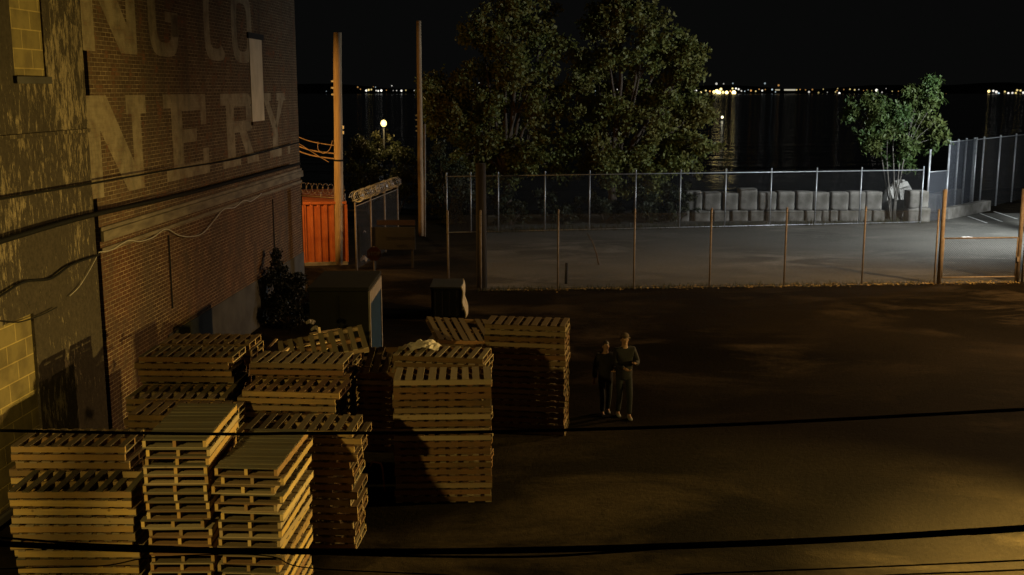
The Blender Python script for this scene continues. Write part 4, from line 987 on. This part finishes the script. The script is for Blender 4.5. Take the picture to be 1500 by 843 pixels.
for x, y, r, c, s in ((536.5, 133, 1.6, 'w', 6), (540, 132, 1.6, 'y', 5), (544, 131.5, 1.3, 'y', 3), (551, 133, 1.1, 'w', 3), (554, 133.5, 1.4, 'w', 5), (558.5, 133, 1.7, 'w', 7), (566, 132.5, .9, 'o', 1), (576, 133, .8, 'w', 1), (581, 133, 1, 'w', 2), (588, 133.3, 1.6, 'w', 5), (594.5, 132.5, 1.1, 'y', 2), (607, 133, 1, 'w', 2), (574, 126, .9, 'w', 3), (550, 128, .9, 'c', 1), (547, 127.5, .7, 'o', 1), (524, 128, 1.3, 'o', .6), (528, 131, 1, 'o', .6), (629, 134, .8, 'c', 1), (657, 131, .8, 'w', 1), (666, 130.5, 1.1, 'y', 3), (671, 130.5, 1.4, 'y', 4), (678, 129, .7, 'w', 1), (688, 133, .9, 'y', 2), (694, 133, 1.7, 'w', 5), (706, 132, 2, 'w', 7), (702, 122, .9, 'w', 2), (478, 134, .7, 'c', 1), (739, 132.5, .9, 'w', 2), (745, 133, .7, 'w', 1), (752, 133, .8, 'w', 1), (790, 126.5, .8, 'w', 1), (872, 133.5, .8, 'c', 1), (898, 132, 1.4, 'w', 4), (904, 131.5, 1, 'w', 3), (908, 129, .7, 'w', 2)):
    shore_lamp(x, y, r, c, s, *LL)
LM = ('lamp or lamp reflection in the dazzling yellow cluster across the water', 'dazzling lamps right of the big trees')
for x, y, r, c, s in ((1016, 133, 1.3, 'w', 4), (1020, 133, 1.2, 'w', 4), (1026.5, 136, 1.6, 'y', 5), (1034, 133, 1.2, 'y', 3), (1040, 134, 1.3, 'o', 3), (1046, 135, 2.2, 'y', 8), (1050, 134, 2.6, 'y', 14), (1053, 136, 2.8, 'y', 18), (1056, 131, 1.8, 'y', 10), (1059, 135.5, 2, 'y', 6), (1064.5, 136, 2.4, 'y', 16), (1075, 136, 2.9, 'y', 20), (1070, 134, 1.2, 'o', 5), (1073, 130, 1.3, 'y', 5), (1078, 130, 1.3, 'w', 5), (1082, 131, 1.4, 'w', 4), (1049.5, 123, 1.6, 'w', 2), (1060, 123, 1, 'w', 1), (1073.5, 122.5, 1, 'c', 1), (1048, 146, 1.2, 'y', 3), (1053, 146, 1.5, 'y', 7), (1065, 146, 1.5, 'y', 8), (1075.3, 146.3, 2, 'y', 11)):
    shore_lamp(x, y, r, c, s, *LM, Y=FY - (420 if y > 140 else 0))  # lowest dots are lamp reflections on the water, built as glowing spheres
LR = ('tiny lamp on the far shore between big trees and small tree', 'far shore lamps right of the trees')
for x, y, r, c, s in ((1086, 133.5, 1.2, 'w', 3), (1091, 134, 1, 'c', 2), (1096, 132, .9, 'c', 1), (1100, 133, 1.5, 'o', 3), (1107, 134, 1.2, 'y', 3), (1112, 131, 1, 'o', 2), (1116.5, 133, 1.5, 'w', 4), (1121, 131.5, 1, 'o', 1), (1131, 131.5, 1.3, 'c', 3), (1136, 135, 1, 'c', 2), (1120.5, 122.5, 1.5, 'c', .7), (1140.5, 125.3, 1.5, 'o', 2), (1167, 132, 1.2, 'y', 3), (1172, 131.5, 1, 'o', 2), (1180, 132, 1, 'o', 1), (1185, 135, 1.5, 'w', 3), (1190, 131.5, 1.3, 'o', 1), (1199, 136, 1.4, 'y', .8), (1206, 131, 1, 'y', 2), (1212, 135.5, .8, 'w', 1), (1224, 135, 1.2, 'y', 2), (1226, 133, 1, 'o', 2), (1227, 130, 1, 'y', 2), (1229.5, 137, 1.8, 'w', 6), (1236, 131.5, 1, 'o', 1.5), (1245, 131, 1.2, 'y', 3), (1252, 132, 1.3, 'y', 3), (1258, 131.5, .9, 'w', 2), (1265, 133, .8, 'o', 1), (1270, 132, .9, 'o', 1), (1277, 133, .8, 'y', 1), (1284, 132.5, 2.1, 'w', 6), (1292, 135.5, 1.2, 'w', 2), (1298, 130, .8, 'w', .7), (1307, 134, 1, 'y', 2), (1316, 134, .9, 'o', 1), (1330, 133, 1, 'y', 1.5), (1386, 138, .8, 'o', .7)):
    shore_lamp(x, y, r, c, s, *LR)
LX = ('bright lamp on the far shore at the right edge', 'far shore lamps at the right edge')
for x, y, r, c, s in ((1448.5, 134, 2.1, 'y', 9), (1455, 133.5, 1.7, 'w', 5), (1459.5, 135, 2, 'w', 5), (1463, 137, 1.5, 'c', 4), (1472, 134.5, 1.4, 'y', 4), (1477, 137, 1.7, 'w', 6), (1483, 136.5, 1.6, 'w', 4), (1488, 136.5, 1.5, 'y', 4), (1490, 132.5, 1.6, 'y', 4), (1495, 133, 1.5, 'y', 5), (1499, 136, 1.7, 'w', 5)):
    shore_lamp(x, y, r, c, s, *LX)
p_ = at(1157, 132, FY); q_ = MB().box((0, 0, 0), (16 * kf, 4, 2.2 * kf)).build('lit_building', emit('lit facade', (1, .92, .7), .45), bevel=.3); q_.location = p_; tag(q_, 'long low lit building on the far shore', 'building')
p_ = at(1139, 132, FY); q_ = MB().box((0, 0, 0), (6 * kf, 4, 1.8 * kf)).build('lit_building', emit('lit facade', (1, .85, .55), .4), bevel=.3); q_.location = p_; tag(q_, 'short lit building left of the long one on the far shore', 'building')
# moored buoy with a lamp
bq = at(1058, 172, 300.0)
by = empty('lit_buoy', (bq.x, bq.y, -1.6), 0, 'buoy with a white lamp floating on the dark water', 'buoy')
MB().tube([(0, 0, -.2), (0, 0, .25), (0, 0, .4)], [.5, .5, .2], 12).build('float', M['black'], by, smooth=True)
MB().tube([(0, 0, .4), (0, 0, bq.z + 1.4)], .05, 6).build('mast', M['black'], by)
sphere_mb((0, 0, bq.z + 1.6), .34, (1, 1, 1), 12, 8).build('lantern', emit('buoy lamp', (1, .9, .65), 2.5), by, smooth=True)

# ------------------------------------------------------------------ lighting: night sky and the lamps round the yard
w = bpy.data.worlds.new('World'); S.world = w; w.use_nodes = True
w.node_tree.nodes['Background'].inputs[0].default_value = (.0030, .0031, .0030, 1); w.node_tree.nodes['Background'].inputs[1].default_value = .8
SODIUM = (1.0, .68, .18); AMBER = (1.0, .60, .25); COOL = (.88, .95, 1.0)
def mast_lamp(loc, col, power, label, spot=None, aim=None, radius=.12):
    """a real street lamp (post, arm, head) with its light just under the head"""
    loc = Vector(loc); root = empty('street_lamp', (loc.x, loc.y + .0, 0), 0, label, 'street lamp')
    MB().tube([(0, .9, 0), (0, .9, loc.z + .3)], [.1, .06], 10).build('post', M['galv'], root, smooth=True)
    MB().tube([(0, .9, loc.z + .3), (0, .45, loc.z + .42), (0, .1, loc.z + .34)], .035, 8).build('arm', M['galv'], root, smooth=True)
    MB().box((0, 0, loc.z + .30), (.28, .6, .12)).build('lamp_head', M['galv'], root, bevel=.03)
    l = bpy.data.lights.new('street_light', 'SPOT' if spot else 'POINT'); l.color = col; l.energy = power; l.shadow_soft_size = radius
    o = bpy.data.objects.new('street_light', l); COL.objects.link(o); o.location = loc
    if spot: l.spot_size = R(spot); l.spot_blend = .6; o.rotation_euler = (Vector(aim) - loc).to_track_quat('-Z', 'Y').to_euler()
mast_lamp((15.0, 19.0, 3.1), SODIUM, 18000, 'low sodium street lamp at the right of the yard', 60, (-4.0, 15.6, 2.3))
bpy.data.lights['street_light'].spot_blend = 1.0
mast_lamp((9.4, 13.0, 4.8), SODIUM, 34000, 'sodium street lamp at the near right corner of the yard', 104, (9.4, 13.1, 0))
mast_lamp((-5.8, 7.0, 5.2), SODIUM, 1900, 'sodium street lamp left of the camera', 84, (-5.2, 13.5, 1.0))
mast_lamp((20.5, 31.0, 9.0), AMBER, 15000, 'amber street lamp near the gate', 126, (15.0, 30.5, 0), .4)
mast_lamp((25.2, 47.5, 7.2), COOL, 12500, 'cool white flood lamp on the right of the asphalt lot', 165, (13, 58.5, 0))
mast_lamp((-9.6, 38.1, 5.0), (1.0, .50, .11), 1250, 'amber street lamp behind the brick building corner')
gl = bpy.data.lights.new('globe_light', 'POINT'); gl.color = (1, .72, .3); gl.energy = 260; gl.shadow_soft_size = .2
glo = bpy.data.objects.new('globe_light', gl); COL.objects.link(glo); glo.location = (lp.x, lp.y - .5, lp.z)

# ------------------------------------------------------------------ camera and colour
cam = bpy.data.cameras.new('camera'); co = bpy.data.objects.new('camera', cam); COL.objects.link(co); S.camera = co
cam.sensor_width = 36; cam.lens = F / 1500 * 36; cam.clip_end = 8000; cam.clip_start = .1
co.location = (0, 0, H); co.rotation_euler = (math.pi / 2 - PITCH, 0, 0)
S.view_settings.view_transform = 'Standard'; S.view_settings.look = 'None'; S.view_settings.exposure = 0; S.view_settings.gamma = 1; S.view_settings.use_curve_mapping = False
S.render.engine = 'CYCLES'; S.cycles.use_denoising = True; S.cycles.max_bounces = 6; S.cycles.sample_clamp_indirect = 4
